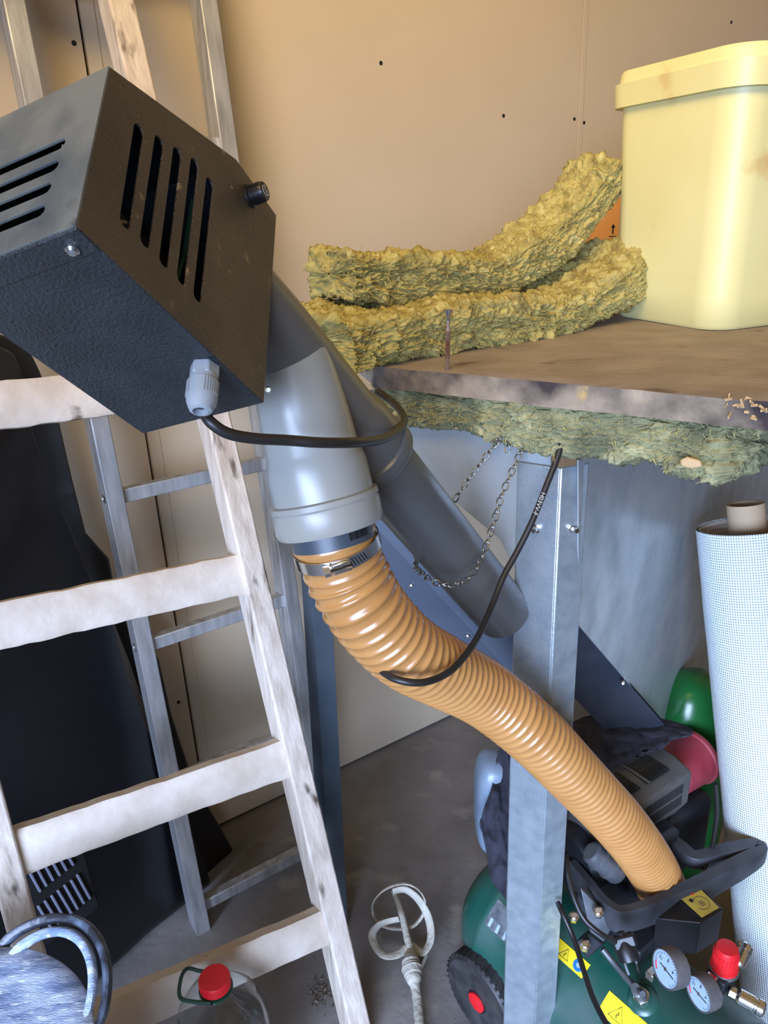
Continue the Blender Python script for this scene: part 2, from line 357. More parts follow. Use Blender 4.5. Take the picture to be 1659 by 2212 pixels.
# ------------------------------------------------------------------ wooden ladder
LW, wup, wnn = lad(.66, .3)
wl = thing('wooden_ladder', 'old wooden ladder with pale flat rungs leaning in front of the metal ladder', 'ladder', LW(-.24, 0))
for a0, a1 in ((-.483, -.452), (-.003, -.010)):
    MB().beam(LW(a0, 0), LW(a1, 2.18), A, .042, .055).build('rail', 'wood', wl, bevel=.004)
for zl, zr in ((.295, .240), (.592, .557), (.915, .882), (1.215, 1.197), (1.53, 1.51), (1.85, 1.83)):
    p0 = LW(-.462, zl); p1 = LW(-.024, zr); d = (p1-p0).normalized(); b = MB(); m = 28; vs = []; fs = []
    for i in range(m+1):
        c = p0.lerp(p1, i/m); h = .034+.002*noise.noise(V((i*.35, zl*9, 0))); t = .013
        for (u_, v_) in ((-1, -.7), (-.8, -1), (.8, -1), (1, -.7), (1, 1), (-1, 1)):
            vs.append(c+wup*u_*(h+.0015*noise.noise(V((i*.6, u_*3, zl))))+wnn*(v_*t)-wnn*.006)
    for i in range(m):
        for k in range(6): fs.append((i*6+k, i*6+(k+1) % 6, (i+1)*6+(k+1) % 6, (i+1)*6+k))
    fs += [tuple(range(6))[::-1], tuple(m*6+k for k in range(6))]
    b.add(vs, fs).build('rung', 'rungwood', wl, sharp=50)

# ------------------------------------------------------------------ table board with standing screw
zt = 1.27; ev = V((.82, -.57, 0)).normalized(); gv = V((.57, .82, 0)).normalized()
B_L = flo(811, 789, zt)
b = MB(); n1, n2 = 90, 30; vs = []; fs = []
def bedge(t): return .004*noise.noise(V((t*9, 0, 3)))+.002*noise.noise(V((t*40, 0, 1)))
Lb = .80; Wb = .45; th = .029
sec = [(0, 0), (0, -th)]
for i in range(n1+1):
    t = Lb*i/n1
    for j in range(n2+1):
        w_ = (.46+.44*t/Lb)*j/n2; off = bedge(t) if j == 0 else 0
        back = V((-.25+.6*t/Lb, 1, 0))
        vs.append(B_L+ev*t+(back*w_)-gv*off+Z*(.0008*noise.noise(V((t*25, w_*25, 0))) - (.0015 if j == 0 else 0)))
k0 = len(vs)
for i in range(n1+1):
    t = Lb*i/n1
    for j in range(n2+1):
        w_ = (.46+.44*t/Lb)*j/n2; off = (bedge(t+3)+.002) if j == 0 else 0
        vs.append(B_L+ev*t+(V((-.25+.6*t/Lb, 1, 0))*w_)-gv*off-Z*(th+.0015*noise.noise(V((t*20, 5, 0)))))
def gi(i, j, k=0): return k+i*(n2+1)+j
for i in range(n1):
    for j in range(n2): fs += [(gi(i, j), gi(i+1, j), gi(i+1, j+1), gi(i, j+1)), (gi(i, j, k0), gi(i, j+1, k0), gi(i+1, j+1, k0), gi(i+1, j, k0))]
    fs += [(gi(i, 0), gi(i, 0, k0), gi(i+1, 0, k0), gi(i+1, 0)), (gi(i, n2), gi(i+1, n2), gi(i+1, n2, k0), gi(i, n2, k0))]
for j in range(n2): fs += [(gi(0, j), gi(0, j+1), gi(0, j+1, k0), gi(0, j, k0)), (gi(n1, j), gi(n1, j, k0), gi(n1, j+1, k0), gi(n1, j+1))]
bt = thing('table_board', 'weathered wooden table board with blackened worn front edge', 'board', B_L)
b.add(vs, fs); bo = b.build('board', ['boardtop', 'boardedge'], bt, sharp=45)
for p in bo.data.polygons:
    if abs(p.normal.z) < .6: p.material_index = 1
sb = flo(961, 800, zt)+gv*.006
scr = MB(); H = .066
prof = [(.0016, -.01)]
for k in range(22): prof += [(.0016, .0+k*.0019), (.0028, .0008+k*.0019)]
prof += [(.0018, .043), (.0018, .056), (.0045, .061), (.0048, .0625), (.001, .0620)]
tl = (Z+ev*.03).normalized()
scr.lathe(sb, tl, [(r_*1.25, h_*1.15) for r_, h_ in prof], 12).build('standing_screw', 'rust', bt, label='rusty countersunk screw standing upright near the board edge')
scr = MB().lathe(sb+tl*.0580, tl, [(.0026, 0), (.0026, .006), (.0062, .0122), (.0064, .014), (.001, .0138)], 14)
scr.build('screw_head', 'chrome', bt)
b = MB()
for k in range(60):                                          # splintered broken end
    t = random.uniform(.42, .50); p = B_L+ev*t+gv*random.uniform(-.004, .012)-Z*random.uniform(0, .02)
    d = V((random.uniform(-1, 1), random.uniform(-1, 1), random.uniform(-.3, .8))).normalized()
    b.beam(p, p+d*random.uniform(.004, .012), V((.3, .5, .8)), .0025, .0012)
b.build('splinters', 'chip', bt, smooth=False, kind='stuff')

# ------------------------------------------------------------------ mineral wool
def fbm(p, o=4):
    s = 0; a = 1
    for i in range(o): s += a*noise.noise(p); p = p*2.03+V((3.1, 1.7, 5.2)); a *= .5
    return s
def ridge(p, o=3):
    s = 0; a = 1
    for i in range(o): s += a*(1-abs(noise.noise(p))*2.4); p = p*2.1+V((1.3, 4.7, 2.2)); a *= .5
    return s
def wool(name, near, wdir, width, thick, m, nl=300, seed=0, tufts=700, amp=1.0, label='', group=None, taper0=0, taper1=0, extra=None):
    path = spline([tuple(q) for q in near], 40); path = [V(q) for q in path]
    Ls = [0]
    for i in range(1, len(path)): Ls.append(Ls[-1]+(path[i]-path[i-1]).length)
    tot = Ls[-1]
    def at(t):
        s = t*tot
        for i in range(1, len(Ls)):
            if Ls[i] >= s:
                k = (s-Ls[i-1])/max(Ls[i]-Ls[i-1], 1e-9); return path[i-1].lerp(path[i], k), (path[i]-path[i-1]).normalized()
        return path[-1], (path[-1]-path[-2]).normalized()
    W_ = V(wdir).normalized(); vs = []; fs = []; nr = []
    thk = thick if callable(thick) else (lambda t: thick)
    wid = width if callable(width) else (lambda t: width)
    nc = 200
    end = 14
    rows = []
    for i in range(-end, nl+end+1):
        t = min(max(i/nl, 0), 1)
        if i < 0: k = 1+i/end                                # caps close inward
        elif i > nl: k = 1-(i-nl)/end
        else: k = 1
        rows.append((t, k))
    pts_t = []
    for (t, k) in rows:
        p, d = at(t); T = W_.cross(d); 
        if T.z < 0: T = -T
        T.normalize(); w_ = wid(t); h_ = thk(t)
        cen = p+W_*w_/2+T*h_/2
        per = 2*(w_+h_)
        for c in range(nc):
            # half of the samples on the near face and its two corners
            q = c/nc
            if q < .42: x, y, nx, ny = 0, q/.42, -1, 0
            elif q < .70: x, y, nx, ny = (q-.42)/.28, 1, 0, 1
            elif q < .80: x, y, nx, ny = 1, 1-(q-.70)/.10, 1, 0
            else: x, y, nx, ny = 1-(q-.80)/.20, 0, 0, -1
            X = (x-.5)*w_; Y = (y-.5)*h_
            r = min(.018, h_*.3)
            ex = max(abs(X)-(w_/2-r), 0)*(1 if X > 0 else -1); ey = max(abs(Y)-(h_/2-r), 0)*(1 if Y > 0 else -1)
            if ex and ey:
                l = math.hypot(ex, ey)
                if l > r: X += ex*(r/l-1); Y += ey*(r/l-1)
                nx, ny = ex/l, ey/l
            pos = cen+W_*X*k+T*Y*k
            nor = (W_*nx+T*ny)
            if k < 1 : nor = (nor*.3+(d if t > .5 else -d)).normalized()
            s = t*tot
            q3 = V((s*30, Y*120*k, X*30*k+seed*7)); q4 = V((s*9, Y*22, X*9+seed*3))
            wq = fbm(V((s*16, Y*40, X*16+seed)), 2); dsp = .010*fbm(q4, 2)+.0045*ridge(V((s*16+wq*1.6, Y*120*k+wq*3.2+s*14, X*18*k+seed)), 3)-.004+.0042*fbm(V((s*70+wq*2, Y*260*k, X*70*k+seed)), 3)+.0026*ridge(V((s*150+wq*3, Y*330+wq*4, X*150)), 2)
            lump = max(0, noise.noise(V((s*42, Y*55, X*42+seed*2)))-.22)*.018
            if extra: dsp += extra(s/tot, y, x)
            pos = pos+nor*(dsp+lump)*amp+d*(.004*noise.noise(V((s*50, Y*80, X*50))))
            vs.append(pos); nr.append(nor); 
    R = len(rows)
    for i in range(R-1):
        for c in range(nc):
            c2 = (c+1) % nc; fs.append((i*nc+c, i*nc+c2, (i+1)*nc+c2, (i+1)*nc+c))
    fs.append(tuple(range(nc))[::-1]); fs.append(tuple((R-1)*nc+c for c in range(nc)))
    zmin = min(q.z for q in vs)
    root = thing(name, label, 'insulation', (path[0].x, path[0].y, path[0].z), group)
    MB().add(vs, fs).build('batt', m, root, sharp=180)
    rnd = random.Random(seed+11); b = MB()
    for k in range(tufts):
        i = rnd.randrange(0, R-1); c = int((rnd.random()**1.0)*nc*.72)
        idx = i*nc+min(c, nc-1); p = vs[idx]; nn = nr[idx]
        if nn.z < -.8: continue
        L = rnd.uniform(.004, .012)*(1.5 if rnd.random() < .08 else 1); r = rnd.uniform(.0002, .0006); pts = []
        d = (nn*.6+V((rnd.uniform(-1, 1), rnd.uniform(-1, 1), rnd.uniform(-1, .6)))*.9).normalized(); q = p-nn*.003
        for s_ in range(6):
            pts.append(q.copy()); q = q+d*L/5; d = (d+V((rnd.uniform(-1, 1), rnd.uniform(-1, 1), rnd.uniform(-1, .8)))*.55).normalized()
        b.tube(pts, [r, r*1.6, r*1.8, r*1.4, r, r*.3], 4, flat=.45)
    b.build('loose_fibres', 'tuft', root, sharp=180, kind='stuff')
    return root
lp = V((.0896, 1.029, zt)); ld = V((.82, .57, 0)).normalized(); lnrm = V((.57, -.82, 0)).normalized(); lw = -lnrm
lo_pts = [(766, 812), (860, 790), (960, 776), (1080, 755), (1190, 736), (1275, 712), (1345, 672), (1400, 630), (1440, 590)]
near = [onp(x, y, lp, lnrm) for x, y in lo_pts]
for q in near[:4]: q.z = max(q.z, zt+.001)
wool('mineral_wool_batt', [q-Z*.002 for q in near], lw, lambda t: .19-.03*t, lambda t: .061-.002*t, 'wool', seed=1, tufts=2600, label='lower mineral wool batt flat on the board, right end curled against the bucket', group=None)
up0 = lp+lw*.078
up_pts = [(766, 650), (880, 654), (1000, 652), (1100, 642), (1160, 612), (1225, 566), (1290, 500), (1335, 440), (1362, 385)]
near2 = [onp(x, y, up0, lnrm) for x, y in up_pts]
wool('mineral_wool_batt', near2, lw, lambda t: .12-.02*t, lambda t: .062-.004*t, 'wool', seed=5, tufts=2300, label='upper mineral wool batt lying on the other one, rising high beside the bucket', group=None)
un0 = B_L+gv*.010
un_pts = [(796, 908), (880, 918), (955, 926), (1060, 952), (1130, 978), (1200, 986), (1330, 992), (1430, 1018), (1545, 1040)]
near3 = [onp(x, y, un0, gv) for x, y in un_pts]
z3 = [q.z for q in near3]
def th3(t):
    k = t*(len(z3)-1); i = min(int(k), len(z3)-2); z = z3[i]+(z3[i+1]-z3[i])*(k-i); return max(zt-th-z+.004, .03)
wool('mineral_wool_batt', near3, gv+ev*.45, .11, th3, 'woolgreen', seed=9, tufts=1500, label='mineral wool batt hanging under the table board, ragged underside', group=None)
p = onp(1494, 998, un0-gv*.016, gv)
MB().prism([p+ev*x+Z*y for x, y in ((-.011, .002), (-.004, .006), (.009, .004), (.012, -.002), (.002, -.006), (-.009, -.005))], -gv*.006).build('wood_chip', 'chip', bevel=.002,
    label='small yellow wood chip stuck in the hanging wool', category='wood chip')

# ------------------------------------------------------------------ cream bucket
ba = V((.93, .366, 0)).normalized(); bb = V((-.366, .93, 0)).normalized()
bc0 = V((.494, 1.108, zt))+ba*.121+bb*.136
def rr(cz, hw, r, seg=9):
    out = []
    for (sx, sy, a0) in ((1, 1, 0), (-1, 1, 90), (-1, -1, 180), (1, -1, 270)):
        for k in range(seg+1):
            t = math.radians(a0+90*k/seg); out.append(bc0+Z*cz+ba*(sx*(hw-r)+r*math.cos(t))+bb*(sy*(hw-r)+r*math.sin(t)))
    return out
def loft(rings, cap0=True, cap1=True):
    vs = []; fs = []; n = len(rings[0])
    for r in rings: vs += r
    for i in range(len(rings)-1):
        for k in range(n): fs.append((i*n+k, i*n+(k+1) % n, (i+1)*n+(k+1) % n, (i+1)*n+k))
    if cap0: fs.append(tuple(range(n))[::-1])
    if cap1: fs.append(tuple((len(rings)-1)*n+k for k in range(n)))
    return MB().add(vs, fs)
bk = thing('plastic_bucket', 'large cream square plastic bucket with lid and brown stains, standing on the table board', 'bucket', bc0)
hb = .337
rings = [rr(.001, .119, .042), rr(.006, .123, .046)]+[rr(.006+(hb-.006)*k/8, .123+.011*k/8, .046) for k in range(1, 9)]
loft(rings).build('body', 'bucket', bk, sharp=40)
lr = [rr(hb-.022, .136, .047), rr(hb-.022, .143, .050), rr(hb+.010, .145, .051), rr(hb+.011, .139, .048), rr(hb+.023, .138, .047), rr(hb+.028, .135, .045), rr(hb+.028, .130, .041), rr(hb+.023, .128, .040)]
loft(lr).build('lid', 'bucket', bk, sharp=40)
# cardboard box and white card behind the wool
cb = flo(1330, 640, zt); cb = V((.50, 1.62, zt))
cq = thing('cardboard_box', 'orange brown cardboard box with printed arrow, mostly hidden behind the bucket', 'box', cb)
p0 = P(1280, 440, 1.66); pr_ = P(1341, 440, 1.66); cx_ = (pr_-p0); cx_.z = 0; wd_ = cx_.length; cx_.normalize(); cy_ = V((-cx_.y, cx_.x, 0))
zt_ = P(1310, 430, 1.66).z
MB().obox(V((p0.x, p0.y, (zt+zt_)/2))+cx_*wd_/2+cy_*.04, cx_, cy_, Z, wd_, .08, zt_-zt).build('carton', 'card', cq, bevel=.001)
ap = onp(1324, 497, p0-cy_*.0006, cy_)
ar = MB(); ar.obox(ap, cx_, Z, cy_, .003, .016, .0006); ar.prism([ap+cx_*x+Z*y for x, y in ((-.005, .005), (0, .013), (.005, .005))], -cy_*.0006); ar.obox(ap-Z*.013, cx_, Z, cy_, .016, .0016, .0006)
ar.build('printed_arrow', 'ink', cq, smooth=False)
q0 = P(1190, 600, 1.50)
MB().obox(P(1250, 590, 1.56)-Z*.03, cx_, cy_, Z, .12, .05, .10).build('white_card_box', 'white', bevel=.001, label='white piece of packaging glimpsed between the two wool batts', category='packaging')

# ------------------------------------------------------------------ galvanised hopper
pc = P(1188, 1500, 1.04); pc.z = 0; hp = thing('pellet_hopper', 'galvanised sheet metal hopper on an angle post beneath the table board', 'hopper', (pc.x, pc.y, 0))
pw = .055; pd = .040; ztop = 1.16
sd2 = V((.6, .8, 0)).normalized(); nV2 = V((sd2.y, -sd2.x, 0))
pg = V((.93, .37, 0)).normalized()
b = MB(); t_ = .003
b.obox(V((pc.x, pc.y, ztop/2))-ev*pw/2, ev, gv, Z, pw, t_, ztop)
b.obox(V((pc.x, pc.y, ztop/2))+pg*pd/2, pg, V((-pg.y, pg.x, 0)), Z, pd, t_, ztop)
b.obox(V((pc.x, pc.y, ztop/2))-ev*pw+gv*.008, ev, gv, Z, t_, .016, ztop)
b.build('post', 'zincpost', hp, bevel=.0015)
o1 = pc+gv*.004
def v1(x, y, off=0): return onp(x, y, o1-gv*off, gv)
o2 = pc+pg*pd*.9+gv*.004
def v2(x, y, off=0): return onp(x, y, o2+nV2*off, nV2)
MB().prism([v1(x, y) for x, y in ((770, 905), (1190, 950), (1190, 1385), (1080, 1165))], gv*.002).build('front_sheet', 'zinc', hp)
a_ = v1(770, 860); a2 = v1(1160, 1400)
MB().prism([v2(x, y) for x, y in ((1250, 955), (1720, 930), (1700, 1880), (1430, 1560), (1250, 1350))], -nV2*.002).build('side_sheet', 'zinc', hp)
# sloping chute below the upright sheets: a folded strip seen from outside
s0, s1 = P(792, 930, 1.10), P(1165, 1350, 1.08)
l0, l1 = P(790, 1115, 1.12), P(1190, 1548, 1.15)
k0_, k1_ = P(700, 1130, 1.15), P(1160, 1640, 1.19)
MB().prism([s0, s1, l1, l0], V((.0, .002, -.001))).build('chute_sheet', 'steelblue', hp, label='dark folded chute sheet')
MB().prism([l0, l1, k1_, k0_], V((.0, .002, -.001))).build('chute_lip', 'steelblue', hp)
q = [P(1180, 1270, 1.28), P(1250, 1352, 1.30), P(1436, 1565, 1.52), P(1470, 1640, 1.55), P(1180, 1640, 1.40)]
b = MB(); b.add(q, [(0, 1, 2, 3, 4)]); 
bo_ = MB().prism([P(1205, 1302, 1.17), P(1252, 1356, 1.20), P(1436, 1566, 1.40), P(1330, 1600, 1.42), P(1205, 1470, 1.24)], V((.0, .003, -.002))); bo_.build('chute_sheet', 'steelblue', hp)
MB().tube([P(1250, 1350, 1.19), P(1440, 1568, 1.39)], .002, 8).build('folded_edge', 'darkmetal', hp)
for (x, y) in ((1158, 1142),): 
    p = v1(x, y, .006); MB().lathe(p, -gv, [(.0065, -.003), (.0065, 0), (.004, .001), (.004, .0075), (.003, .009)], 6).build('bolt', 'chrome', hp)
p = onp(1235, 1141, pc+pg*pd*.5-ev*.001, V((pg.y, -pg.x, 0))); pn = V((pg.y, -pg.x, 0)) 
pn = pn if pn.dot(EYE-p) > 0 else -pn
MB().lathe(p, pn, [(.0065, -.001), (.0065, .002), (.004, .003), (.004, .010), (.003, .0115)], 6).build('bolt', 'chrome', hp)
ctr = (l1-l0).cross(k0_-l0).normalized(); ctr = ctr if ctr.dot(EYE-l0) > 0 else -ctr
for (x, y) in ((888, 1265), (1010, 1374), (1110, 1458)):
    p = onp(x, y, l0+ctr*.001, ctr); MB().lathe(p, ctr, [(.0035, 0), (.003, .002), (.001, .003)], 12).build('rivet', 'chrome', hp)
MB().lathe(P(1345, 1474, 1.285), -ray(1345, 1472).normalized(), [(.0045, 0), (.004, .003), (.001, .004)], 12).build('rivet', 'chrome', hp)

# ------------------------------------------------------------------ feeder motor box
BO = V((-.1571, .4402, 1.4562)); bu = V((.37919, .6329, -.67502)); bv = V((.03164, .7202, .69304)); bw = V((.92478, -.28416, .25307))
U_, V_, W_, U1, V2_, V1_ = .1889, .1263, .1106, .1286, .1839, .185
def bx(u, v, w): return BO+bu*u+bv*v+bw*w
mb_ = thing('feeder_motor_box', 'black hammered metal motor box with slotted vents, tilted at upper left', 'motor housing', bx(U_, 0, -W_))
sl = [slot(u0, v0, u1, v1_, .0092) for (u0, v0, u1, v1_) in ((.0318, .0284, .0300, .1104), (.0494, .0292, .0482, .1200), (.0675, .0287, .0657, .1287), (.0850, .0289, .0836, .1372), (.1025, .0283, .1017, .1370))]
pent = [(0, 0), (U_, 0), (U_, V2_*.985), (U_-.004, V2_), (U1+.004, V1_-.0005), (U1, V1_-.004), (0, V_)]
pent = [(0, 0), (U_, 0), (U_, .1839), (U1, .185), (0, V_)]
plate(pent, sl, BO-bw*.0008, bu, bv, .0012, 'front_plate', 'boxfront', mb_, bevel=.0004)
# end plate (short side at left) with four slots, its lip folding under the box
ls = [slot(v, -.088, v, w1, .0085) for v, w1 in ((.0730, -.0225), (.0560, -.0240), (.0395, -.0258), (.0225, -.0265))]
plate([(0, 0), (V_, 0), (V_, -W_), (0, -W_)], ls, BO-bu*.0004, bv, bw, .0012, 'vent_plate', 'boxdust', mb_, bevel=.0004, label='dusty grey end plate with four slots')
MB().obox(bx(.0088, -.0012, -W_/2), bu, bv, bw, .0176, .0012, W_).build('plate_lip', 'box', mb_, bevel=.0004)
b = MB()
b.obox(bx(U_/2, .0, -W_/2), bu, bv, bw, U_, .0012, W_)
b.obox(bx(U_, V2_/2, -W_/2), bu, bv, bw, .0012, V2_, W_)
d1 = (bx(U1, V1_, 0)-bx(0, V_, 0)); b.obox((bx(U1, V1_, -W_/2)+bx(0, V_, -W_/2))/2, d1, d1.cross(bw), bw, d1.length, .0012, W_)
d1 = (bx(U1, V1_, 0)-bx(U_, V2_, 0)); b.obox((bx(U1, V1_, -W_/2)+bx(U_, V2_, -W_/2))/2, d1, d1.cross(bw), bw, d1.length, .0012, W_)
plate_back = [bx(u, v, -W_) for u, v in pent]; b.prism(plate_back, bw*.0012)
b.build('housing', 'box', mb_, bevel=.0006)
MB().obox(bx(.085, .062, -.062), bu, bv, bw, .07, .055, .045).build('motor_core', 'darkmetal', mb_, bevel=.004)
b = MB(); b.tube([bx(.004, .08, -.03), bx(.02, .06, -.05), bx(.04, .05, -.02), bx(.06, .07, -.03)], .0012, 8); b.build('inner_wire', 'copper' if 'copper' in M else 'chip', mb_)
b = MB(); b.tube([bx(.10, .12, -.012), bx(.108, .08, -.02), bx(.112, .05, -.03)], .0018, 8); b.build('inner_wire', 'hgreen', mb_)
p = bx(.0106, -.0018, -.0127); MB().lathe(p, -bv, [(.0042, 0), (.0040, .0015), (.0025, .0028), (.0006, .0024)], 18).build('screw', 'chrome', mb_)
# cable gland under the box
gp = bx(.1335, 0, -.0125); gd_ = -bv
gl = MB().lathe(gp, gd_, [(.0105, 0), (.0105, .010)], 6).build('cable_gland', 'glandgrey', mb_, bevel=.001, label='light grey nylon cable gland')
MB().lathe(gp, gd_, [(.0095, .009), (.0098, .013), (.0106, .0135), (.0106, .026), (.0100, .030), (.0075, .0355), (.0052, .0365), (.0046, .030)], 30).build('gland_nut', 'glandgrey', gl)
b = MB(); ga, gb, _ = frame(gd_)
for k in range(36):
    t = 2*math.pi*k/36; rd = ga*math.cos(t)+gb*math.sin(t)
    if math.sin(3*t+.4) > -.2: b.obox(gp+gd_*.020+rd*.0107, gd_, rd, gd_.cross(rd), .011, .0008, .0009)
b.build('nut_ribs', 'glandgrey', gl)
# fuse holder knob on the front plate
kp = bx(.1500, .1675, 0)
kn = MB().lathe(kp, bw, [(.0092, 0), (.0092, .0022), (.0080, .0026)], 28).build('fuse_holder', 'blackplastic', mb_)
b = MB().lathe(kp+bw*.0024, bw, [(.0074, 0), (.0076, .0100), (.0070, .0116), (.0060, .0118)], 32)
fa, fb, _ = frame(bw)
for k in range(30):
    t = 2*math.pi*k/30; rd = fa*math.cos(t)+fb*math.sin(t); b.obox(kp+bw*.0075+rd*.0076, bw, rd, bw.cross(rd), .008, .0008, .0007)
b.build('fuse_cap', 'blackplastic', kn, sharp=40)
tcx = kp+bw*.01445; tax = (RT*.93-UU*.35); tax = (tax-bw*tax.dot(bw)).normalized(); tay = bw.cross(tax)
text('FUSE', .0042, tcx+tay*.001, tax, tay, 'print', kn)
b = MB(); b.tube([tcx+bw*.0002+(tax*math.cos(t)+tay*math.sin(t))*.0045 for t in [math.radians(200+k*12) for k in range(11)]], .00025, 6); b.build('printed_arrow', 'print', kn)

# ------------------------------------------------------------------ grey drain pipes
PA = P(520, 641, .638); PB = P(1030, 1256, .975); pdv = (PB-PA).normalized(); pl = (PB-PA).length
JN = PA+pdv*.072; RC = P(703, 1092, .710); bd = (RC-JN).normalized(); bl_ = (RC-JN).length
tee = thing('pipe_branch_fitting', 'glossy grey plastic Y-branch pipe fitting running from the motor box', 'pipe fitting', RC)
tA = (P(813, 981, .80)-PA).dot(pdv)
b = MB().lathe(PA-pdv*.015, pdv, [(.0345, .007), (.0365, .05), (.0380, tA-.055), (.0400, tA-.048), (.0425, tA-.038), (.0425, tA-.002)], 64)
b.build('main_tube', 'pipedark', tee)
MB().lathe(PA-pdv*.015, pdv, [(.0425, tA-.006), (.0455, tA-.004), (.0462, tA+.002), (.0462, tA+.009), (.0446, tA+.012), (.0380, tA+.013)], 64).build('socket_collar', 'pipedark', tee)
b = MB().lathe(JN, bd, [(.0370, .0), (.0410, .05), (.0430, bl_-.052), (.0440, bl_-.048), (.0470, bl_-.036), (.0473, bl_-.006)], 64)
b.build('branch_tube', 'pipe', tee)
MB().lathe(RC, bd, [(.0470, -.010), (.0506, -.0085), (.0514, -.004), (.0502, -.002), (.0508, .001), (.0508, .017), (.0490, .0215), (.0440, .0222), (.0400, .018)], 72).build('socket_collar', 'pipe', tee)
b = MB().lathe(RC, bd, [(.0382, .0), (.0390, .036)], 48); b.build('adapter_ring', 'pipedk', tee, label='dark grey adapter ring with moulded marks')
sd = MB(); pnm = -ray(579, 840).normalized(); MB().lathe(P(579, 842, .618), pnm, [(.0028, -.004), (.0028, .0), (.0018, .0015)], 12).build('screw', 'chrome', tee)
# raised marks on the adapter
b = MB(); aa, ab, _ = frame(bd)
for k in range(10):
    t0 = math.atan2((EYE-RC).dot(ab), (EYE-RC).dot(aa))+(.40+k*.055)*1
    rd = aa*math.cos(t0)+ab*math.sin(t0); b.obox(RC+bd*.0275+rd*.0390, bd, bd.cross(rd), rd, .007, .0009 if k % 3 else .002, .0005)
b.build('moulded_marks', 'ink', tee, smooth=False)
lp_ = (P(1082, 1320, 1.0)-PA).dot(pdv)
pp = MB().lathe(PA-pdv*.015, pdv, [(.0370, tA-.02), (.0375, tA+.02), (.0382, lp_+.045)], 64, caps=True)
o = pp.build('drain_pipe', 'pipedark'); o['label'] = 'dark grey straight drain pipe slanting down to the hopper post'; o['category'] = 'pipe'

# ------------------------------------------------------------------ amber spiral hose
hp_px = [(715, 1136, .718), (726, 1176, .724), (746, 1232, .736), (778, 1295, .748), (822, 1354, .772), (882, 1410, .805), (955, 1450, .86), (1048, 1500, .93), (1150, 1582, .985), (1240, 1674, 1.06), (1335, 1775, 1.16), (1400, 1862, 1.28), (1436, 1935, 1.38), (1455, 1985, 1.45)]
cl = spx(hp_px, 60)
L_ = [0]
for i in range(1, len(cl)): L_.append(L_[-1]+(cl[i]-cl[i-1]).length)
tot = L_[-1]
def hat(s):
    import bisect
    i = min(max(bisect.bisect_left(L_, s), 1), len(L_)-1); k = (s-L_[i-1])/max(L_[i]-L_[i-1], 1e-9); return cl[i-1].lerp(cl[i], k)
pitch = .0132; seg = 72; n = int(tot/pitch*10); vs = []; fs = []; prev = None
for i in range(n+1):
    s = tot*i/n; p = hat(s); d = (hat(min(s+.004, tot))-hat(max(s-.004, 0))).normalized()
    if prev is None: a, b_, _ = frame(d)
    else: a = (prev-d*prev.dot(d)).normalized(); b_ = d.cross(a)
    prev = a
    for k in range(seg):
        t = 2*math.pi*k/seg; ph = (s/pitch-k/seg)*2*math.pi
        c_ = .5+.5*math.cos(ph); r = .0378+.0014*max(0, 1-s/.08)+.0045*max(0, (s/tot-.55)/.45)+.0030*c_**2.4*(1 if s > .05 else .6)
        vs.append(p+(a*math.cos(t)+b_*math.sin(t))*r)
for i in range(n):
    for k in range(seg): fs.append((i*seg+k, i*seg+(k+1) % seg, (i+1)*seg+(k+1) % seg, (i+1)*seg+k))
b = MB().add(vs, fs)
o = b.build('spiral_hose', 'hose', sharp=180); o['label'] = 'amber ribbed spiral hose curving down from the grey branch fitting'; o['category'] = 'hose'
md = o.modifiers.new('wall', 'SOLIDIFY'); md.thickness = .0012
# worm drive clamp
cc = hat(.022); cdv = (hat(.028)-hat(.016)).normalized()
hc = thing('hose_clamp', 'steel worm drive clamp around the top of the amber hose', 'hose clamp', cc)
MB().lathe(cc, cdv, [(.0408, -.0062), (.0420, -.0060), (.0420, .0060), (.0408, .0062)], 72, caps=False).build('band', 'chrome', hc)
tocam = (EYE-cc); tocam = (tocam-cdv*tocam.dot(cdv)).normalized(); sidev = cdv.cross(tocam)
sidev = sidev if sidev.dot(RT) > 0 else -sidev
ho = cc+(tocam*.985-sidev*.03)*.0438
MB().obox(ho, sidev, cdv, tocam, .017, .0115, .0055).build('screw_housing', 'chrome', hc, bevel=.0015)
MB().tube([ho-sidev*.0125, ho+sidev*.009], .0042, 12).build('worm_screw', 'chrome', hc)
sh_ = MB().lathe(ho-sidev*.0165, sidev, [(.0052, 0), (.0052, .006)], 6).build('hex_head', 'chrome', hc)
b = MB()
for k in range(7):
    t = .10+k*.075; rd = (tocam*math.cos(t)+sidev*math.sin(t)); b.obox(cc+rd*.0421, (cdv+rd.cross(cdv)*.35), rd.cross(cdv), rd, .008, .0011, .0006)
b.build('band_slots', 'ink', hc, smooth=False)

# ------------------------------------------------------------------ cables
o = MB().tube([gp+gd_*.03]+spx([(436, 884, .545), (455, 912, .54), (492, 936, .545), (548, 947, .555), (620, 951, .568), (690, 956, .578), (760, 956, .60), (815, 951, .645), (850, 937, .71), (872, 914, .785), (868, 892, .845), (845, 866, .885), (815, 845, .90)], 10), .0042, 14).build('motor_cable', 'cable')
o['label'] = 'dark brown cable looping from the grey gland around the pipes'; o['category'] = 'cable'
c2 = spx([(1216, 940, .895), (1205, 985, .895), (1182, 1045, .895), (1150, 1125, .895), (1118, 1190, .895), (1088, 1245, .89), (1062, 1310, .875), (1035, 1370, .84), (1002, 1420, .805), (965, 1455, .775), (915, 1474, .75), (865, 1470, .745), (828, 1452, .76), (800, 1420, .80), (815, 1390, .86)], 12)
kc = thing('rubber_cable', 'black rubber cable hanging from under the wool and looped under the amber hose', 'cable', c2[12])
MB().tube(c2, .0037, 14).build('sheath', 'cable', kc)
i0 = 26
pa, pb = P(1181, 1046, .891), P(1148, 1130, .891); tx = (pb-pa).normalized(); tn = (EYE-pa).normalized(); ty = tn.cross(tx)
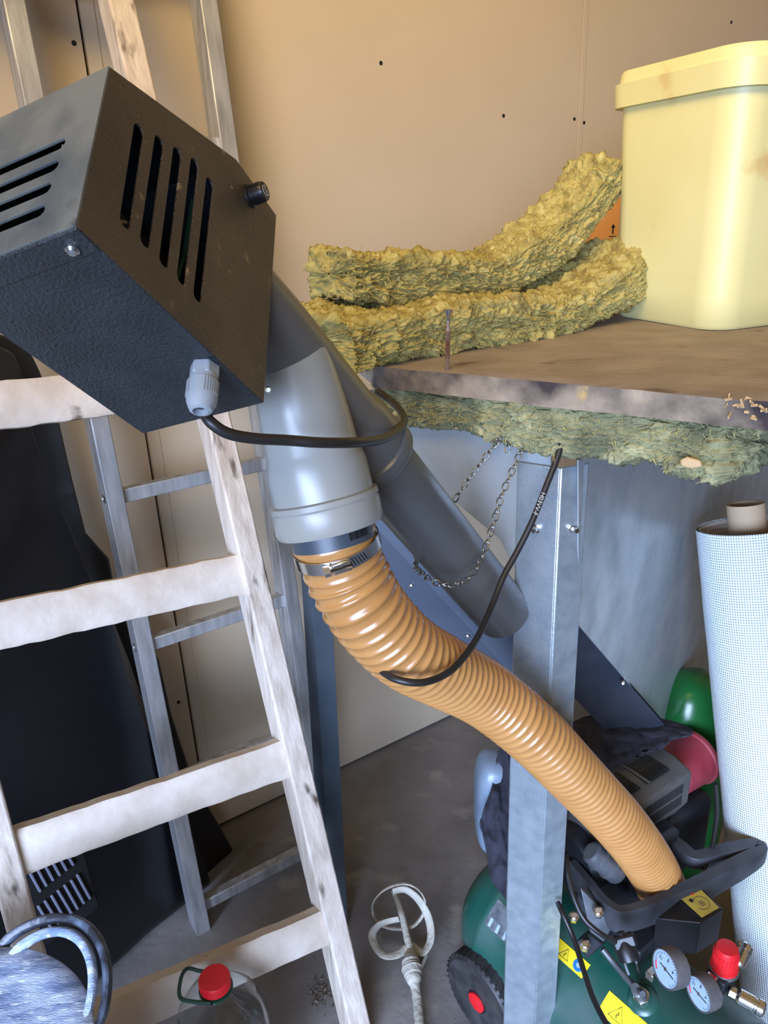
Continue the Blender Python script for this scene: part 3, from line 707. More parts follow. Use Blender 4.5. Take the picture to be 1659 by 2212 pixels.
text('H03VV-F', .0075, (pa+pb)/2+(EYE-pa).normalized()*.0016, tx, ty, 'print', kc)

# ------------------------------------------------------------------ chain
lk = MB(); pts = []
for k in range(20):
    t = 2*math.pi*k/20; pts.append(V((.0058*math.cos(t), .0034*math.sin(t)*(1 if abs(math.cos(t)) > .3 else .92), .0009*math.sin(2*t))))
lk.tube(pts, .0009, 7, closed=True)
def strand(px):
    c = spx(px, 20); out = [c[0]]; acc = 0
    for i in range(1, len(c)):
        acc += (c[i]-c[i-1]).length
        if acc >= .0090: out.append(c[i]); acc = 0
    return out
s1_ = strand([(1086, 938, 0.930), (1050, 985, 0.932), (1012, 1035, 0.935), (982, 1080, 0.939), (940, 1140, 0.953), (905, 1190, 0.948), (897, 1222, 0.917), (906, 1234, 0.880), (930, 1254, 0.844), (965, 1264, 0.834), (1000, 1256, 0.844), (1026, 1232, 0.862), (1048, 1184, 0.885), (1066, 1130, 0.898), (1082, 1075, 0.912), (1105, 1020, 0.923), (1130, 965, 0.930)])
s2_ = strand([(1084, 936, 0.932), (1092, 938, 0.932), (1095, 955, 0.930), (1096, 975, 0.930), (1097, 994, 0.930)])
ch = thing('steel_chain', 'thin steel chain slung under the dark drain pipe from the sheet metal', 'chain', s1_[0])
lm = None
for ss in (s1_, s2_):
    for i in range(len(ss)-1):
        if lm is None:
            me = bpy.data.meshes.new('link'); me.from_pydata([tuple(q) for q in lk.v], [], lk.f); me.shade_smooth(); me.materials.append(M['chainsteel']); lm = me
        o = bpy.data.objects.new('link', lm); C.objects.link(o); o.parent = ch
        d = (ss[i+1]-ss[i]).normalized(); a, b_, _ = frame(d)
        if i % 2: a, b_ = (a+b_).normalized(), (b_-a).normalized()
        else: a, b_ = (a-b_*.55).normalized(), (b_+a*.55).normalized()
        c = (ss[i]+ss[i+1])/2-ch.location
        o.matrix_local = Matrix(((d.x, a.x, b_.x, c.x), (d.y, a.y, b_.y, c.y), (d.z, a.z, b_.z, c.z), (0, 0, 0, 1)))

# ------------------------------------------------------------------ mesh roll
rt = P(1614, 1134, 1.34); rb = flo(1705, 2185); rdv = (rt-rb).normalized(); rl = (rt-rb).length
ro = thing('fibreglass_mesh_roll', 'tall white roll of fibreglass mesh standing on end at the right', 'roll', rb)
R0 = .086
def rollmesh():
    seg = 96; rows = 60; vs = []; fs = []; uv = []; a, b_, d = frame(rdv)
    for i in range(rows+1):
        h = rl*i/rows
        for k in range(seg+1):
            t = 2*math.pi*k/seg; r = R0-.004*k/seg+.0006*noise.noise(V((math.cos(t)*4, math.sin(t)*4, h*14)))
            vs.append(rb+d*h+(a*math.cos(t+.6)+b_*math.sin(t+.6))*r-ro.location); uv.append((k/seg, h/rl))
    for i in range(rows):
        for k in range(seg): fs.append((i*(seg+1)+k, i*(seg+1)+k+1, (i+1)*(seg+1)+k+1, (i+1)*(seg+1)+k))
    me = bpy.data.meshes.new('mesh_wrap'); me.from_pydata([tuple(q) for q in vs], [], fs); ul = me.uv_layers.new(name='uv')
    for lp3 in me.loops: ul.data[lp3.index].uv = uv[lp3.vertex_index]
    me.shade_smooth(); me.materials.append(M['mesh']); o = bpy.data.objects.new('mesh_wrap', me); C.objects.link(o); o.parent = ro
rollmesh()
for k in range(6):
    r = R0-.008-k*.006
    MB().lathe(rb, rdv, [(r, rl-.03), (r, rl-.002-.004*(k % 2)-.003*k), (r-.0012, rl-.002-.004*(k % 2)-.003*k), (r-.0012, rl-.03)], 64, caps=False).build('inner_layer', 'white', ro)
MB().lathe(rb, rdv, [(R0-.002, rl-.04), (.02, rl-.04)], 48, caps=False).build('layer_bed', 'white', ro)
MB().lathe(rb, rdv, [(.031, .01), (.031, rl+.038), (.0265, rl+.038), (.0265, rl-.2)], 48, caps=False).build('core_tube', 'core', ro)

# ------------------------------------------------------------------ green shape behind the roll, standing in for a reflection
gc = P(1490, 1560, 1.62); gdn = V((gc.x, gc.y, 0))
def lump(name, c, rx, ry, rz, m, sg=40, amp=0, fz=8, parent=None, sq=1.0, **tg):
    vs = []; fs = []; r_ = sg//2
    for i in range(r_+1):
        ph = math.pi*i/r_
        for k in range(sg):
            t = 2*math.pi*k/sg
            f = lambda x: math.copysign(abs(x)**sq, x)
            q = V((f(math.cos(t))*f(math.sin(ph))*rx, f(math.sin(t))*f(math.sin(ph))*ry, f(math.cos(ph))*rz)); 
            if amp: q *= 1+amp*noise.noise(q*fz+V((1, 2, 3)))
            vs.append(V(c)+q)
    for i in range(r_):
        for k in range(sg): fs.append((i*sg+k, i*sg+(k+1) % sg, (i+1)*sg+(k+1) % sg, (i+1)*sg+k))
    bb2 = MB().add(vs, fs); 
    return bb2.build(name, m, parent, sharp=180, **tg)
lump('green_reflection_shape', (gc.x, gc.y, gc.z/2+.06), .085, .085, gc.z/2+.06, 'greenpl', sq=.7, label='glossy green shape behind the mesh roll, standing in for a blurred green reflection', category='reflection stand-in')  # made-up body in place of a green reflection on the sheet

# ------------------------------------------------------------------ compressor
def Q(x, y, d): return P(x, y, d*1.07)
def spq(p, n=12): return [Q(*q) for q in spline(p, n)]
tA_ = flo(1120, 1975, .16); tB_ = flo(1392, 2215, .16); td = (tB_-tA_).normalized(); ts = V((-td.y, td.x, 0))
if ts.x < 0: ts = -ts
co = thing('air_compressor', 'green air compressor with gauges and black motor cover beneath the hose', 'air compressor', ((tA_.x+tB_.x)/2, (tA_.y+tB_.y)/2, 0))
R = .125
prof = [(.01, -.095), (.05, -.088), (.085, -.070), (.111, -.045), (.1215, -.020), (R, 0), (R+.0012, .003), (R+.0012, .010), (R, .013)]
Lt = .42
prof += [(R, Lt), (R+.0012, Lt+.003), (R+.0012, Lt+.010), (.1215, Lt+.03), (.111, Lt+.055), (.085, Lt+.08), (.05, Lt+.098), (.01, Lt+.105)]
t0 = tA_+td*.0
MB().lathe(t0, td, prof, 64).build('tank', 'tank', co, sharp=60)
def tk(s_, ang, off=0.0):                                   # point on the tank: along, angle from top (towards camera-left positive)
    n_ = Z*math.cos(ang)-ts*math.sin(ang); return t0+td*s_+n_*(R+off), n_
def ang_at(x, y):                                           # where the line of sight meets the tank skin
    k = ray(x, y); o_ = EYE-t0; k2 = k-td*k.dot(td); o2_ = o_-td*o_.dot(td)
    a = k2.dot(k2); b_ = 2*k2.dot(o2_); c_ = o2_.dot(o2_)-R*R; D_ = b_*b_-4*a*c_
    if D_ < 0: D_ = 0
    t = (-b_-math.sqrt(D_))/(2*a); p = EYE+k*t; n_ = (p-t0); n_ = n_-td*n_.dot(td); n_.normalize(); return p, n_
# wheel
def wheel(c, ax_):
    w_ = MB(); w_.lathe(c, ax_, [(.055, -.019), (.078, -.019), (.084, -.012), (.084, .012), (.078, .019), (.055, .019)], 56)
    o = w_.build('wheel', 'tyre', co)
    a, b_, _ = frame(ax_); tr = MB()
    for k in range(40):
        t = 2*math.pi*k/40; rd = a*math.cos(t)+b_*math.sin(t); tr.obox(c+rd*.084, ax_+rd.cross(ax_)*(.35), rd, ax_.cross(rd), .034, .005, .0055)
    tr.build('tread', 'tyre', o, smooth=False)
    MB().lathe(c+ax_*.010, ax_, [(.056, 0), (.050, -.006), (.024, .002), (.022, .010)], 40).build('rim_disc', 'blackplastic', o)
    MB().lathe(c+ax_*.020, ax_, [(.019, 0), (.0185, .003), (.012, .0055), (.002, .006)], 32).build('hub_cap', 'red', o, label='red hub cap')
    return o
wc = flo(1046, 2150, .086); wax = (-ts).normalized()
wheel(wc, wax)
MB().obox(wc+ts*.05+Z*.02, ts, Z, td, .08, .03, .03).build('axle_bracket', 'darkmetal', co, bevel=.003)
wc2 = wc+ts*.33; wheel(wc2, ts)
MB().tube([wc, wc2], .008, 12).build('axle', 'darkmetal', co)
f0 = t0+td*(Lt-.02); MB().lathe(V((f0.x, f0.y, .06)), -Z, [(.012, -.01), (.012, .03), (.022, .035), (.024, .0595)], 20).build('rubber_foot', 'rubber', co)
# motor cover with grille slots
K = flo(1497, 1667, .497); cxn = V((.838, .545, 0)); cyn = V((.545, -.838, 0))
CW, CD, CHh = .175, .105, .085
def cvp(a, b_, c): return K-(cxn*a+cyn*b_-Z*c)*1.2
pf = [(0, 0), (0, -.055), (-.022, -.098), (-CD*.9, -.098), (-CD*.9, 0), (-.080, .012), (-.030, .010)]
mc = MB().prism([cvp(-.0, -x, z) for x, z in pf], -cxn*CW*1.2).build('motor_cover', 'cover', co, bevel=.006)
gb_ = [MB(), MB(), MB()]; b = gb_[0]
def grid_slots(orig, du, dv, nu, L, w_, rows, gap):
    L *= 1.2; w_ *= 1.2; gap *= 1.2
    nn = du.cross(dv).normalized(); nn = nn if nn.dot(EYE-orig) > 0 else -nn
    for r in range(rows):
        for k in range(nu):
            b.obox(orig+du*(k*w_*2)+dv*(r*(L+gap)+L/2)+nn*.0002, du, dv, nn, w_, L, .0012)
for s_ in (0, 1):
    grid_slots(cvp(.150-s_*.066, .040, .0105), cxn, -cyn*-1*0+(-cyn), 12, .022, .0022, 1, 0)
    grid_slots(cvp(.150-s_*.066, .040, .0105)+cyn*.030, cxn, -cyn, 12, .024, .0022, 1, 0)
b = gb_[1]
grid_slots(cvp(.150, 0, -.028), cxn, Z, 30, .017, .0022, 1, 0); grid_slots(cvp(.150, 0, -.050), cxn, Z, 30, .017, .0022, 1, 0)
b = gb_[2]
grid_slots(cvp(0, .012, -.050)-cxn*-.0, -cyn, Z, 16, .0035, .0026, 7, .0035)
for nm_, q_ in zip(('top_grille', 'side_grille', 'end_grille'), gb_): q_.build(nm_, 'dark', mc, smooth=False)
MB().obox(cvp(.082, .040, .012), cxn, cyn, Z, .005, .06, .003).build('cover_rib', 'cover', mc, bevel=.001)
MB().lathe(cvp(.088, .072, .0115), Z, [(.003, 0), (.0025, .002), (.0008, .0028)], 12).build('cover_screw', 'chrome', mc)
mp0 = cvp(.09, .05, -.13); MB().lathe(cvp(.20, .055, -.10), cxn, [(.055, 0), (.062, .01), (.062, .15), (.05, .17)], 40).build('motor_body', 'darkmetal', co)
MB().obox(cvp(.09, .05, -.19), cxn, cyn, Z, .14, .10, .05).build('motor_mount', 'darkmetal', co, bevel=.004)
MB().obox(P(1470, 1800, 1.50), cxn, cyn, Z, .13, .05, .16).build('fan_shroud', 'darkmetal', co, bevel=.02)
MB().tube(spx([(1545, 1690, 1.38), (1548, 1760, 1.36), (1538, 1830, 1.34), (1520, 1880, 1.32)], 8), .004, 10).build('rear_hose', 'blackplastic', co)
# cylinder head and pipes
c0 = Q(1275, 1838, 1.19); c1 = Q(1350, 1902, 1.21)
b = MB().lathe(c0, (c1-c0), [(.014, 0), (.019, .004), (.019, .02), (.021, .021), (.021, .024), (.019, .025), (.019, .045), (.021, .046), (.021, .049), (.019, .050), (.019, .066), (.016, .072), (.010, .076)], 32)
b.build('discharge_muffler', 'motor', co)
MB().obox(Q(1370, 1830, 1.29), cxn, cyn, Z, .12, .10, .10).build('crankcase', 'darkmetal', co, bevel=.012)
MB().obox(Q(1330, 1940, 1.27)-Z*.045, ts, td, Z, .10, .10, .12).build('pump_base', 'motor', co, bevel=.010)
MB().obox(Q(1390, 1990, 1.22)-Z*.01, ts, td, Z, .12, .07, .03).build('base_plate', 'darkmetal', co, bevel=.004)
MB().prism([Q(x, y, 1.17) for x, y in ((1253, 1918), (1310, 1975), (1320, 2010), (1300, 2045), (1275, 2020))], V((.006, .012, -.004))).build('bracket', 'motor', co, bevel=.002)
MB().prism([Q(x, y, 1.165) for x, y in ((1240, 2038), (1272, 2015), (1305, 2040), (1268, 2072))], V((.02, .03, -.02))).build('bracket', 'darkmetal', co, bevel=.003)
for (x, y, d_, nx) in ((1240, 1980, 1.17, 1), (1264, 2042, 1.150, 0), (1292, 1970, 1.155, 0), (1446, 1868, 1.19, 0)):
    nd = (-ray(x, y)*.7+Z*.4).normalized(); MB().lathe(Q(x, y, d_), nd, [(.009, -.01), (.009, .003), (.0055, .004), (.0055, .008)], 6).build('bolt', 'chrome', co, bevel=.0006)
b = MB().tube(spq([(1300, 2048, 1.17), (1330, 2085, 1.155), (1365, 2125, 1.13), (1388, 2148, 1.10)], 8), .0052, 14); b.build('copper_pipe', 'motor', co)
vp, vn = ang_at(1388, 2160)
MB().lathe(vp-vn*.004, vn, [(.024, 0), (.024, .004), (.019, .009), (.014, .010), (.014, .014)], 36).build('valve_boss', 'tank', co)
MB().lathe(vp+vn*.006, vn, [(.0135, 0), (.0135, .012)], 6).build('check_valve', 'chrome', co, bevel=.001)
MB().lathe(vp+vn*.016, (Q(1362, 2122, 1.10)-(vp+vn*.016)), [(.0095, -.010), (.0095, .022), (.0075, .024), (.0075, .032)], 20).build('check_valve', 'motor', co)
MB().obox(Q(1408, 2104, 1.075), ts, td, Z, .016, .013, .014).build('connector', 'chrome', co, bevel=.002)
# carry handle: a closed loop of rubber-coated bar
hz = .40
h0 = [flo(1236, 1858, hz), flo(1262, 1888, hz), flo(1300, 1935, hz), flo(1326, 1956, hz), flo(1350, 1962, hz), flo(1400, 1948, hz), flo(1470, 1918, hz), flo(1545, 1882, hz), flo(1610, 1850, hz), flo(1640, 1834, hz), flo(1642, 1824, hz), flo(1622, 1820, hz), flo(1560, 1832, hz), flo(1505, 1846, hz), flo(1475, 1826, hz), flo(1438, 1798, hz)]
path = [V(q) for q in spline([tuple(q) for q in h0], 8)]
vs = []; fs = []; sec = [(-.9, -1), (.9, -1), (1, -.85), (1, .85), (.9, 1), (-.9, 1), (-1, .85), (-1, -.85)]; k_ = len(sec)
for i, p in enumerate(path):
    d = (path[min(i+1, len(path)-1)]-path[max(i-1, 0)]).normalized(); si = V((d.y, -d.x, 0)).normalized()
    f = i/len(path); hgt = .024 if f < .45 else (.024-.012*min((f-.45)/.2, 1)); wdt = .007+.004*max(0, min(1, (f-.3)/.2))
    for a, c in sec: vs.append(p-Z*hgt+Z*c*hgt+si*a*wdt)
for i in range(len(path)-1):
    for k in range(k_): fs.append((i*k_+k, i*k_+(k+1) % k_, (i+1)*k_+(k+1) % k_, (i+1)*k_+k))
fs += [tuple(range(k_))[::-1], tuple((len(path)-1)*k_+k for k in range(k_))]
MB().add(vs, fs).build('carry_handle', 'rubber', co, sharp=50, bevel=.002)
# pressure switch
sz = .385
c4 = [flo(1466, 1940, sz), flo(1512, 1919, sz), flo(1556, 1963, sz), flo(1516, 1986, sz)]
low = [flo(1414, 1990, sz-.02), flo(1480, 1935, sz-.02), flo(1556, 1975, sz-.02), flo(1516, 1990, sz-.012)]
cs = sum(c4, V())/4
sw_u = (c4[1]-c4[0]).normalized(); sw_v = (c4[3]-c4[0]); sw_v = (sw_v-sw_u*sw_v.dot(sw_u)).normalized()
top4 = [c4[0]-sw_u*.004, c4[1]+sw_u*.002, c4[2]+sw_u*.002, c4[3]-sw_u*.004]
sh4 = [c4[0]-sw_u*.038-Z*.008, c4[1]+sw_u*.004-Z*.008, c4[2]+sw_u*.005-Z*.002+sw_v*.001, c4[3]-sw_u*.006-Z*.002+sw_v*.003]
sh4[0] = flo(1416, 1984, sz-.02); 
bo4 = [q-Z*.07 for q in sh4]
b = MB().add(top4+sh4+bo4, [(0, 1, 2, 3), (8, 11, 10, 9)]+[(i, (i+1) % 4, 4+(i+1) % 4, 4+i) for i in range(4)]+[(4+i, 4+(i+1) % 4, 8+(i+1) % 4, 8+i) for i in range(4)])
sw = b.build('pressure_switch', 'blackplastic', co, bevel=.002)
lb = MB().prism([q+Z*.0012+(cs-q)*.06 for q in c4], Z*.0004).build('switch_label', 'yellowdirty', sw, smooth=False, label='faded yellow label with round emblem')
lc = c4[0].lerp(c4[2], .55)+Z*.002
b = MB(); b.tube([lc+(sw_u*math.cos(t)+sw_v*math.sin(t))*.0125 for t in [math.radians(-150+k*12) for k in range(26)]], .0004, 6)
for k in range(3): b.obox(lc+sw_v*(-.003+k*.0035), sw_u, sw_v, Z, .011-.003*abs(k-1), .0011, .0004)
b.build('emblem', 'gaugebody', lb, smooth=False)
MB().lathe(c4[0].lerp(c4[2], .30)+Z*.0012, Z, [(.0034, 0), (.0034, .0008), (.001, .0009)], 20).build('label_hole', 'ink', lb)
MB().lathe(c4[0].lerp(c4[1], .55)-Z*.002, Z, [(.006, 0), (.006, .005), (.004, .006)], 20).build('switch_button', 'red', sw, label='red switch button')
# gauges
def gauge(x, y, d_, r, nrm, depth, nm):
    c = Q(x, y, d_); nrm = nrm.normalized()
    g = MB().lathe(c-nrm*depth, nrm, [(r*.86, 0), (r*.97, .003), (r, depth*.4), (r, depth-.002), (r*.97, depth), (r*.93, depth), (r*.93, depth-.002), (.001, depth-.002)], 44, caps=False).build('pressure_gauge', 'gaugebody', co)
    MB().lathe(c-nrm*.0022, nrm, [(r*.93, 0), (r*.93, .0006), (.0005, .0006)], 40).build('dial', 'dial', g, label='pale blue gauge dial')
    a, b_, _ = frame(nrm); b = MB()
    for k in range(31):
        t = math.radians(225-k*9); L = .16 if k % 5 == 0 else .09; q = c+(a*math.cos(t)+b_*math.sin(t))*r*(.84-L/2); b.obox(q-nrm*.0013, (a*math.cos(t)+b_*math.sin(t)), nrm, nrm.cross(a*math.cos(t)+b_*math.sin(t)), r*L, .0002, r*.018)
    b.obox(c-nrm*.0008+a*r*-.1, a, nrm, b_, r*1.05, .0003, r*.045)
    b.build('ticks_and_needle', 'ink', g, smooth=False)
    b = MB(); b.tube([c-nrm*.0013+(a*math.cos(t)+b_*math.sin(t))*r*.72 for t in [math.radians(-45+k*6) for k in range(7)]], r*.03, 6); b.build('red_band', 'red', g)
    MB().lathe(c-nrm*.0012, nrm, [(r*.10, 0), (r*.08, .0012)], 16).build('needle_hub', 'chrome', g)
    for j, q_ in enumerate(('4', '8', '12')):
        t = math.radians(150-j*60); text(q_, r*.26, c+(a*math.cos(t)+b_*math.sin(t))*r*.55-nrm*.0013, a, b_, 'ink', g, name='dial_number', ext=.0001)
    return g
gn_ = (-RT*.86-UU*.20-ray(1440, 2094).normalized()*.46)
gauge(1436, 2094, 1.035, .0275, gn_, .026, 1)
gauge(1508, 2148, 1.02, .0247, gn_*.9-UU*.1, .024, 2)
# regulator block, red knob, couplers
kb = Q(1562, 2100, 1.06)
MB().obox(kb-Z*.004, ts, td, Z, .05, .030, .026).build('regulator_block', 'darkmetal', co, bevel=.003)
MB().obox(kb-ts*.03+Z*.002-td*.004, ts, td, Z, .02, .016, .016).build('regulator_fitting', 'chrome', co, bevel=.002)
b = MB().lathe(kb+Z*.010, Z, [(.0195, 0), (.0195, .006), (.0178, .007), (.0165, .036), (.0145, .041), (.006, .042)], 40)
for k in range(20):
    t = 2*math.pi*k/20; rd = V((math.cos(t), math.sin(t), 0)); b.obox(kb+Z*.030+rd*.0172, Z, rd, Z.cross(rd), .022, .0016, .0022)
b.build('regulator_knob', 'red', co, sharp=40, label='ribbed red regulator knob')
MB().lathe(kb+Z*.006, Z, [(.0205, 0), (.0205, .004), (.0195, .005)], 40).build('knob_ring', 'motor', co)
def coupler(p0, d, s):
    MB().lathe(p0, d, [(.0085*s, 0), (.0085*s, .010*s)], 6).build('air_coupler', 'chrome', co, bevel=.0006)
    MB().lathe(p0, d, [(.0075*s, .010*s), (.0110*s, .014*s), (.0110*s, .034*s), (.0095*s, .035*s), (.0095*s, .038*s), (.0115*s, .039*s), (.0115*s, .046*s), (.009*s, .049*s), (.006*s, .048*s), (.005*s, .030*s)], 32).build('air_coupler', 'chrome', co)
coupler(Q(1585, 2100, 1.055), ts+Z*.35-td*.15, .95)
coupler(Q(1574, 2140, 1.045), td*.9+ts*.35-Z*.15, 1.0)
# plug resting on the tank, cords
pq = Q(1352, 2050, 1.085); pdn = (Q(1372, 2110, 1.075)-pq).normalized(); pa_, pb_, _ = frame(pdn, (EYE-pq))
pg_ = MB().lathe(pq-pdn*.012, pdn, [(.006, -.012), (.009, -.006), (.013, .004), (.0165, .010), (.0165, .026)], 28).build('power_plug', 'blackplastic', co, label='black mains plug')
b = MB()
tt = pa_ if abs(pa_.dot(RT)) > abs(pb_.dot(RT)) else pb_
for sg in (-1, 1): b.tube([pq+pdn*.010+tt*sg*.0085, pq+pdn*.034+tt*sg*.0085], .0022, 10)
b.build('plug_pins', 'chrome', pg_)
MB().obox(Q(1350, 2040, 1.085)-pdn*.004, tt, pdn, tt.cross(pdn), .036, .020, .018).build('plug_body', 'blackplastic', pg_, bevel=.004)
MB().tube(spq([(1222, 1842, 1.12), (1228, 1890, 1.10), (1240, 1940, 1.085), (1262, 1985, 1.075), (1295, 2015, 1.07), (1330, 2035, 1.075)], 10), .0040, 12).build('power_cord', 'blackplastic', co)
MB().tube(spq([(1205, 1950, 1.10), (1216, 1975, 1.085), (1240, 2030, 1.07), (1262, 2100, 1.035), (1283, 2160, 1.0), (1312, 2215, .965), (1345, 2260, .94)], 10), .0040, 12).build('power_cord', 'blackplastic', co)
# stickers
def sticker(cx_, cy_, L, w_, tri, circ):
    p, n_ = ang_at(cx_, cy_); a_s = td; phi0 = math.atan2((-ts).dot(n_), n_.z); s0_ = (p-t0).dot(td); vs = []; fs = []; k2 = 8
    for i in (0, 1):
        for k in range(k2+1):
            an = phi0+(k/k2-.5)*w_/R; q, nq = tk(s0_+(i-.5)*L, an, .0008); vs.append(q)
    fs = [(k, k+1, k2+2+k, k2+1+k) for k in range(k2)]
    st = MB().add(vs, fs).build('warning_sticker', 'yellow', co)
    def loc(a, c): q, nq = tk(s0_+a, phi0+c/R, .0012); return q
    b = MB()
    for a in tri:
        h = w_*.36; P3 = [loc(a+h*.9, -0*h+h*1.0), loc(a+h*.9*-1, h*1.0), loc(a, -h*.9)]
        P3 = [loc(a-h, h*.8), loc(a+h, h*.8), loc(a, -h*.9)]
        b.tube(P3, .0006, 6, closed=True); b.tube([loc(a, -h*.2), loc(a+h*.1, h*.2), loc(a-h*.15, h*.15), loc(a, h*.55)], .0006, 6)
    b.build('warning_triangles', 'ink', st, smooth=False)
    for a in circ:
        q, nq = tk(s0_+a, phi0, .0008); MB().lathe(q, nq, [(w_*.38, 0), (w_*.38, .0005), (w_*.30, .0007), (w_*.30, .0006), (.001, .0006)], 28).build('mandatory_sign', 'blue', st)
        MB().lathe(q+nq*.0007, nq, [(w_*.16, 0), (w_*.16, .0004)], 20).build('sign_symbol', 'dial', st)
sticker(1226, 2064, .078, .026, (-.030, -.004), (.024,))
sticker(1352, 2205, .085, .036, (-.014,), ())
p, n_ = ang_at(1086, 1992); s0_ = (p-t0).dot(td); phi0 = math.atan2((-ts).dot(n_), n_.z); vs = []
for i in (0, 1):
    for k in range(9): q, nq = tk(s0_+(i-.5)*.06, phi0+(k/8-.5)*.05/R, .0008); vs.append(q)
rpz = MB().add(vs, [(k, k+1, 10+k, 9+k) for k in range(8)]).build('rating_plate', 'plate', co)
b = MB()
for k in range(3):
    q, nq = tk(s0_-.02+k*.018, phi0+.12, .0014); b.obox(q, td, nq.cross(td), nq, .006, .016, .0003)
b.build('plate_print', 'dial', rpz, smooth=False)

# ------------------------------------------------------------------ things around the compressor
rc0 = P(1476, 1650, 1.50); rdx = (cxn+Z*-.02).normalized()
MB().lathe(rc0, (ts*.9+cxn*.6+Z*.05), [(.030, -.05), (.046, -.04), (.050, 0), (.052, .026), (.056, .028), (.056, .036), (.052, .038), (.047, .034), (.044, .0)], 56).build('red_round_cap', 'redpale', label='dusty red round plastic cap sticking out beside the motor cover', category='plastic cap')
lump('blue_grey_box', P(1075, 1730, 1.50), .045, .05, .11, 'bluegrey', sq=.55, label='blue-grey rounded plastic case half covered by the dark cloth, left of the post', category='plastic case')
def drape(name, rows, m, label, cat='cloth', thick=.004, amp=.010, fz=22, sub=14, seed=0, parent=None):
    g = []
    for r in rows: g.append(spx(r, sub))
    nn = min(len(r) for r in g); cols = []
    for j in range(nn): cols.append([V(q) for q in spline([tuple(r[j]) for r in g], 12)])
    vs = []; fs = []; mlen = len(cols[0])
    for j in range(nn):
        for i in range(mlen):
            p = cols[j][i]; d = (EYE-p).normalized(); q = V((p.x*fz*1.8, p.y*fz*.6, p.z*fz*.5+seed))
            vs.append(p+d*(amp*(1-abs(noise.noise(q))*3)+amp*.6*noise.noise(p*70)+amp*.35*ridge(p*55+V((seed, 0, 0)), 2)))
    for j in range(nn-1):
        for i in range(mlen-1): fs.append((j*mlen+i, j*mlen+i+1, (j+1)*mlen+i+1, (j+1)*mlen+i))
    o = MB().add(vs, fs).build(name, m, parent, sharp=180); s = o.modifiers.new('thickness', 'SOLIDIFY'); s.thickness = thick
    if parent is None: o['label'] = label; o['category'] = cat
    return o
rag = thing('dark_cloth', 'dark navy crumpled cloth draped over the compressor motor and tank end', 'cloth', P(1200, 1700, 1.38))
drape('cloth_fold', [[(1215, 1575, 1.42), (1290, 1545, 1.45), (1400, 1550, 1.45), (1496, 1575, 1.43)],
                     [(1210, 1610, 1.36), (1290, 1582, 1.39), (1395, 1580, 1.40), (1492, 1590, 1.40)],
                     [(1215, 1660, 1.33), (1290, 1625, 1.345), (1380, 1608, 1.37), (1450, 1600, 1.385)],
                     [(1215, 1720, 1.32), (1270, 1670, 1.33), (1350, 1635, 1.345), (1435, 1612, 1.37)],
                     [(1212, 1800, 1.31), (1240, 1730, 1.32), (1300, 1668, 1.335), (1350, 1645, 1.345)]], 'cloth', '', parent=rag, seed=3, amp=.008)
drape('cloth_fold', [[(1072, 1640, 1.46), (1085, 1612, 1.44), (1120, 1595, 1.43), (1200, 1590, 1.42)],
                     [(1062, 1700, 1.43), (1085, 1700, 1.41), (1125, 1690, 1.40), (1200, 1690, 1.40)],
                     [(1040, 1770, 1.41), (1070, 1780, 1.385), (1120, 1780, 1.38), (1180, 1780, 1.38)],
                     [(1052, 1850, 1.385), (1078, 1860, 1.36), (1120, 1860, 1.35), (1170, 1860, 1.36)],
                     [(1060, 1900, 1.37), (1085, 1910, 1.35), (1120, 1915, 1.34), (1160, 1915, 1.35)],
                     [(1080, 1925, 1.37), (1095, 1945, 1.35), (1120, 1955, 1.34), (1150, 1955, 1.35)]], 'cloth', '', parent=rag, seed=8, amp=.010, fz=30)

# ------------------------------------------------------------------ mixing paddle on the floor
mx0 = flo(912, 2260); mxr = thing('mixing_paddle', 'plaster-coated steel mixing paddle with looped blades lying on the floor', 'mixing paddle', (mx0.x, mx0.y, 0))
def fl(x, y, z): return flo(x, y, z)
rod = [fl(910, 2290, .012), fl(906, 2212, .016), fl(900, 2150, .020), fl(893, 2112, .026), fl(888, 2082, .028), fl(886, 2052, .028), fl(878, 2020, .034), fl(866, 1970, .05), fl(850, 1925, .06)]
rp_ = [V(q) for q in spline([tuple(q) for q in rod], 10)]
rr_ = []
for i, p in enumerate(rp_):
    t = i/len(rp_); base = .0095 if t < .3 else (.0095+.010*math.sin(math.pi*(t-.3)/.3) if t < .6 else .0085-.003*(t-.6)/.4); rr_.append(base*(1+.15*noise.noise(V((i*.6, 0, 0)))))
MB().tube(rp_, rr_, 16).build('shaft', 'paddle', mxr)
for nm, pts, r in (('blade_loop', [(888, 2040, .03), (856, 2062, .03), (824, 2060, .035), (804, 2022, .045), (822, 1996, .07), (862, 1985, .08)], .0095),
                   ('blade_loop', [(886, 2040, .02), (912, 2058, .02), (930, 2030, .03), (926, 1985, .05), (905, 1945, .09), (876, 1922, .11), (848, 1926, .11)], .0095),
                   ('guard_ring', [(822, 1998, .03), (808, 1980, .05), (806, 1950, .09), (830, 1922, .13), (868, 1909, .14), (900, 1918, .13), (918, 1945, .09), (914, 1975, .04), (890, 2002, .025), (850, 2006, .02), (822, 1998, .03)], .0045)):
    MB().tube([V(q) for q in spline([tuple(fl(*q)) for q in pts], 10)], r, 12, flat=.45).build(nm, 'paddle', mxr)
MB().beam(fl(922, 2062, .012), fl(908, 2095, .004), Z, .008, .006).build('blade_tip', 'paddle', mxr, bevel=.001)

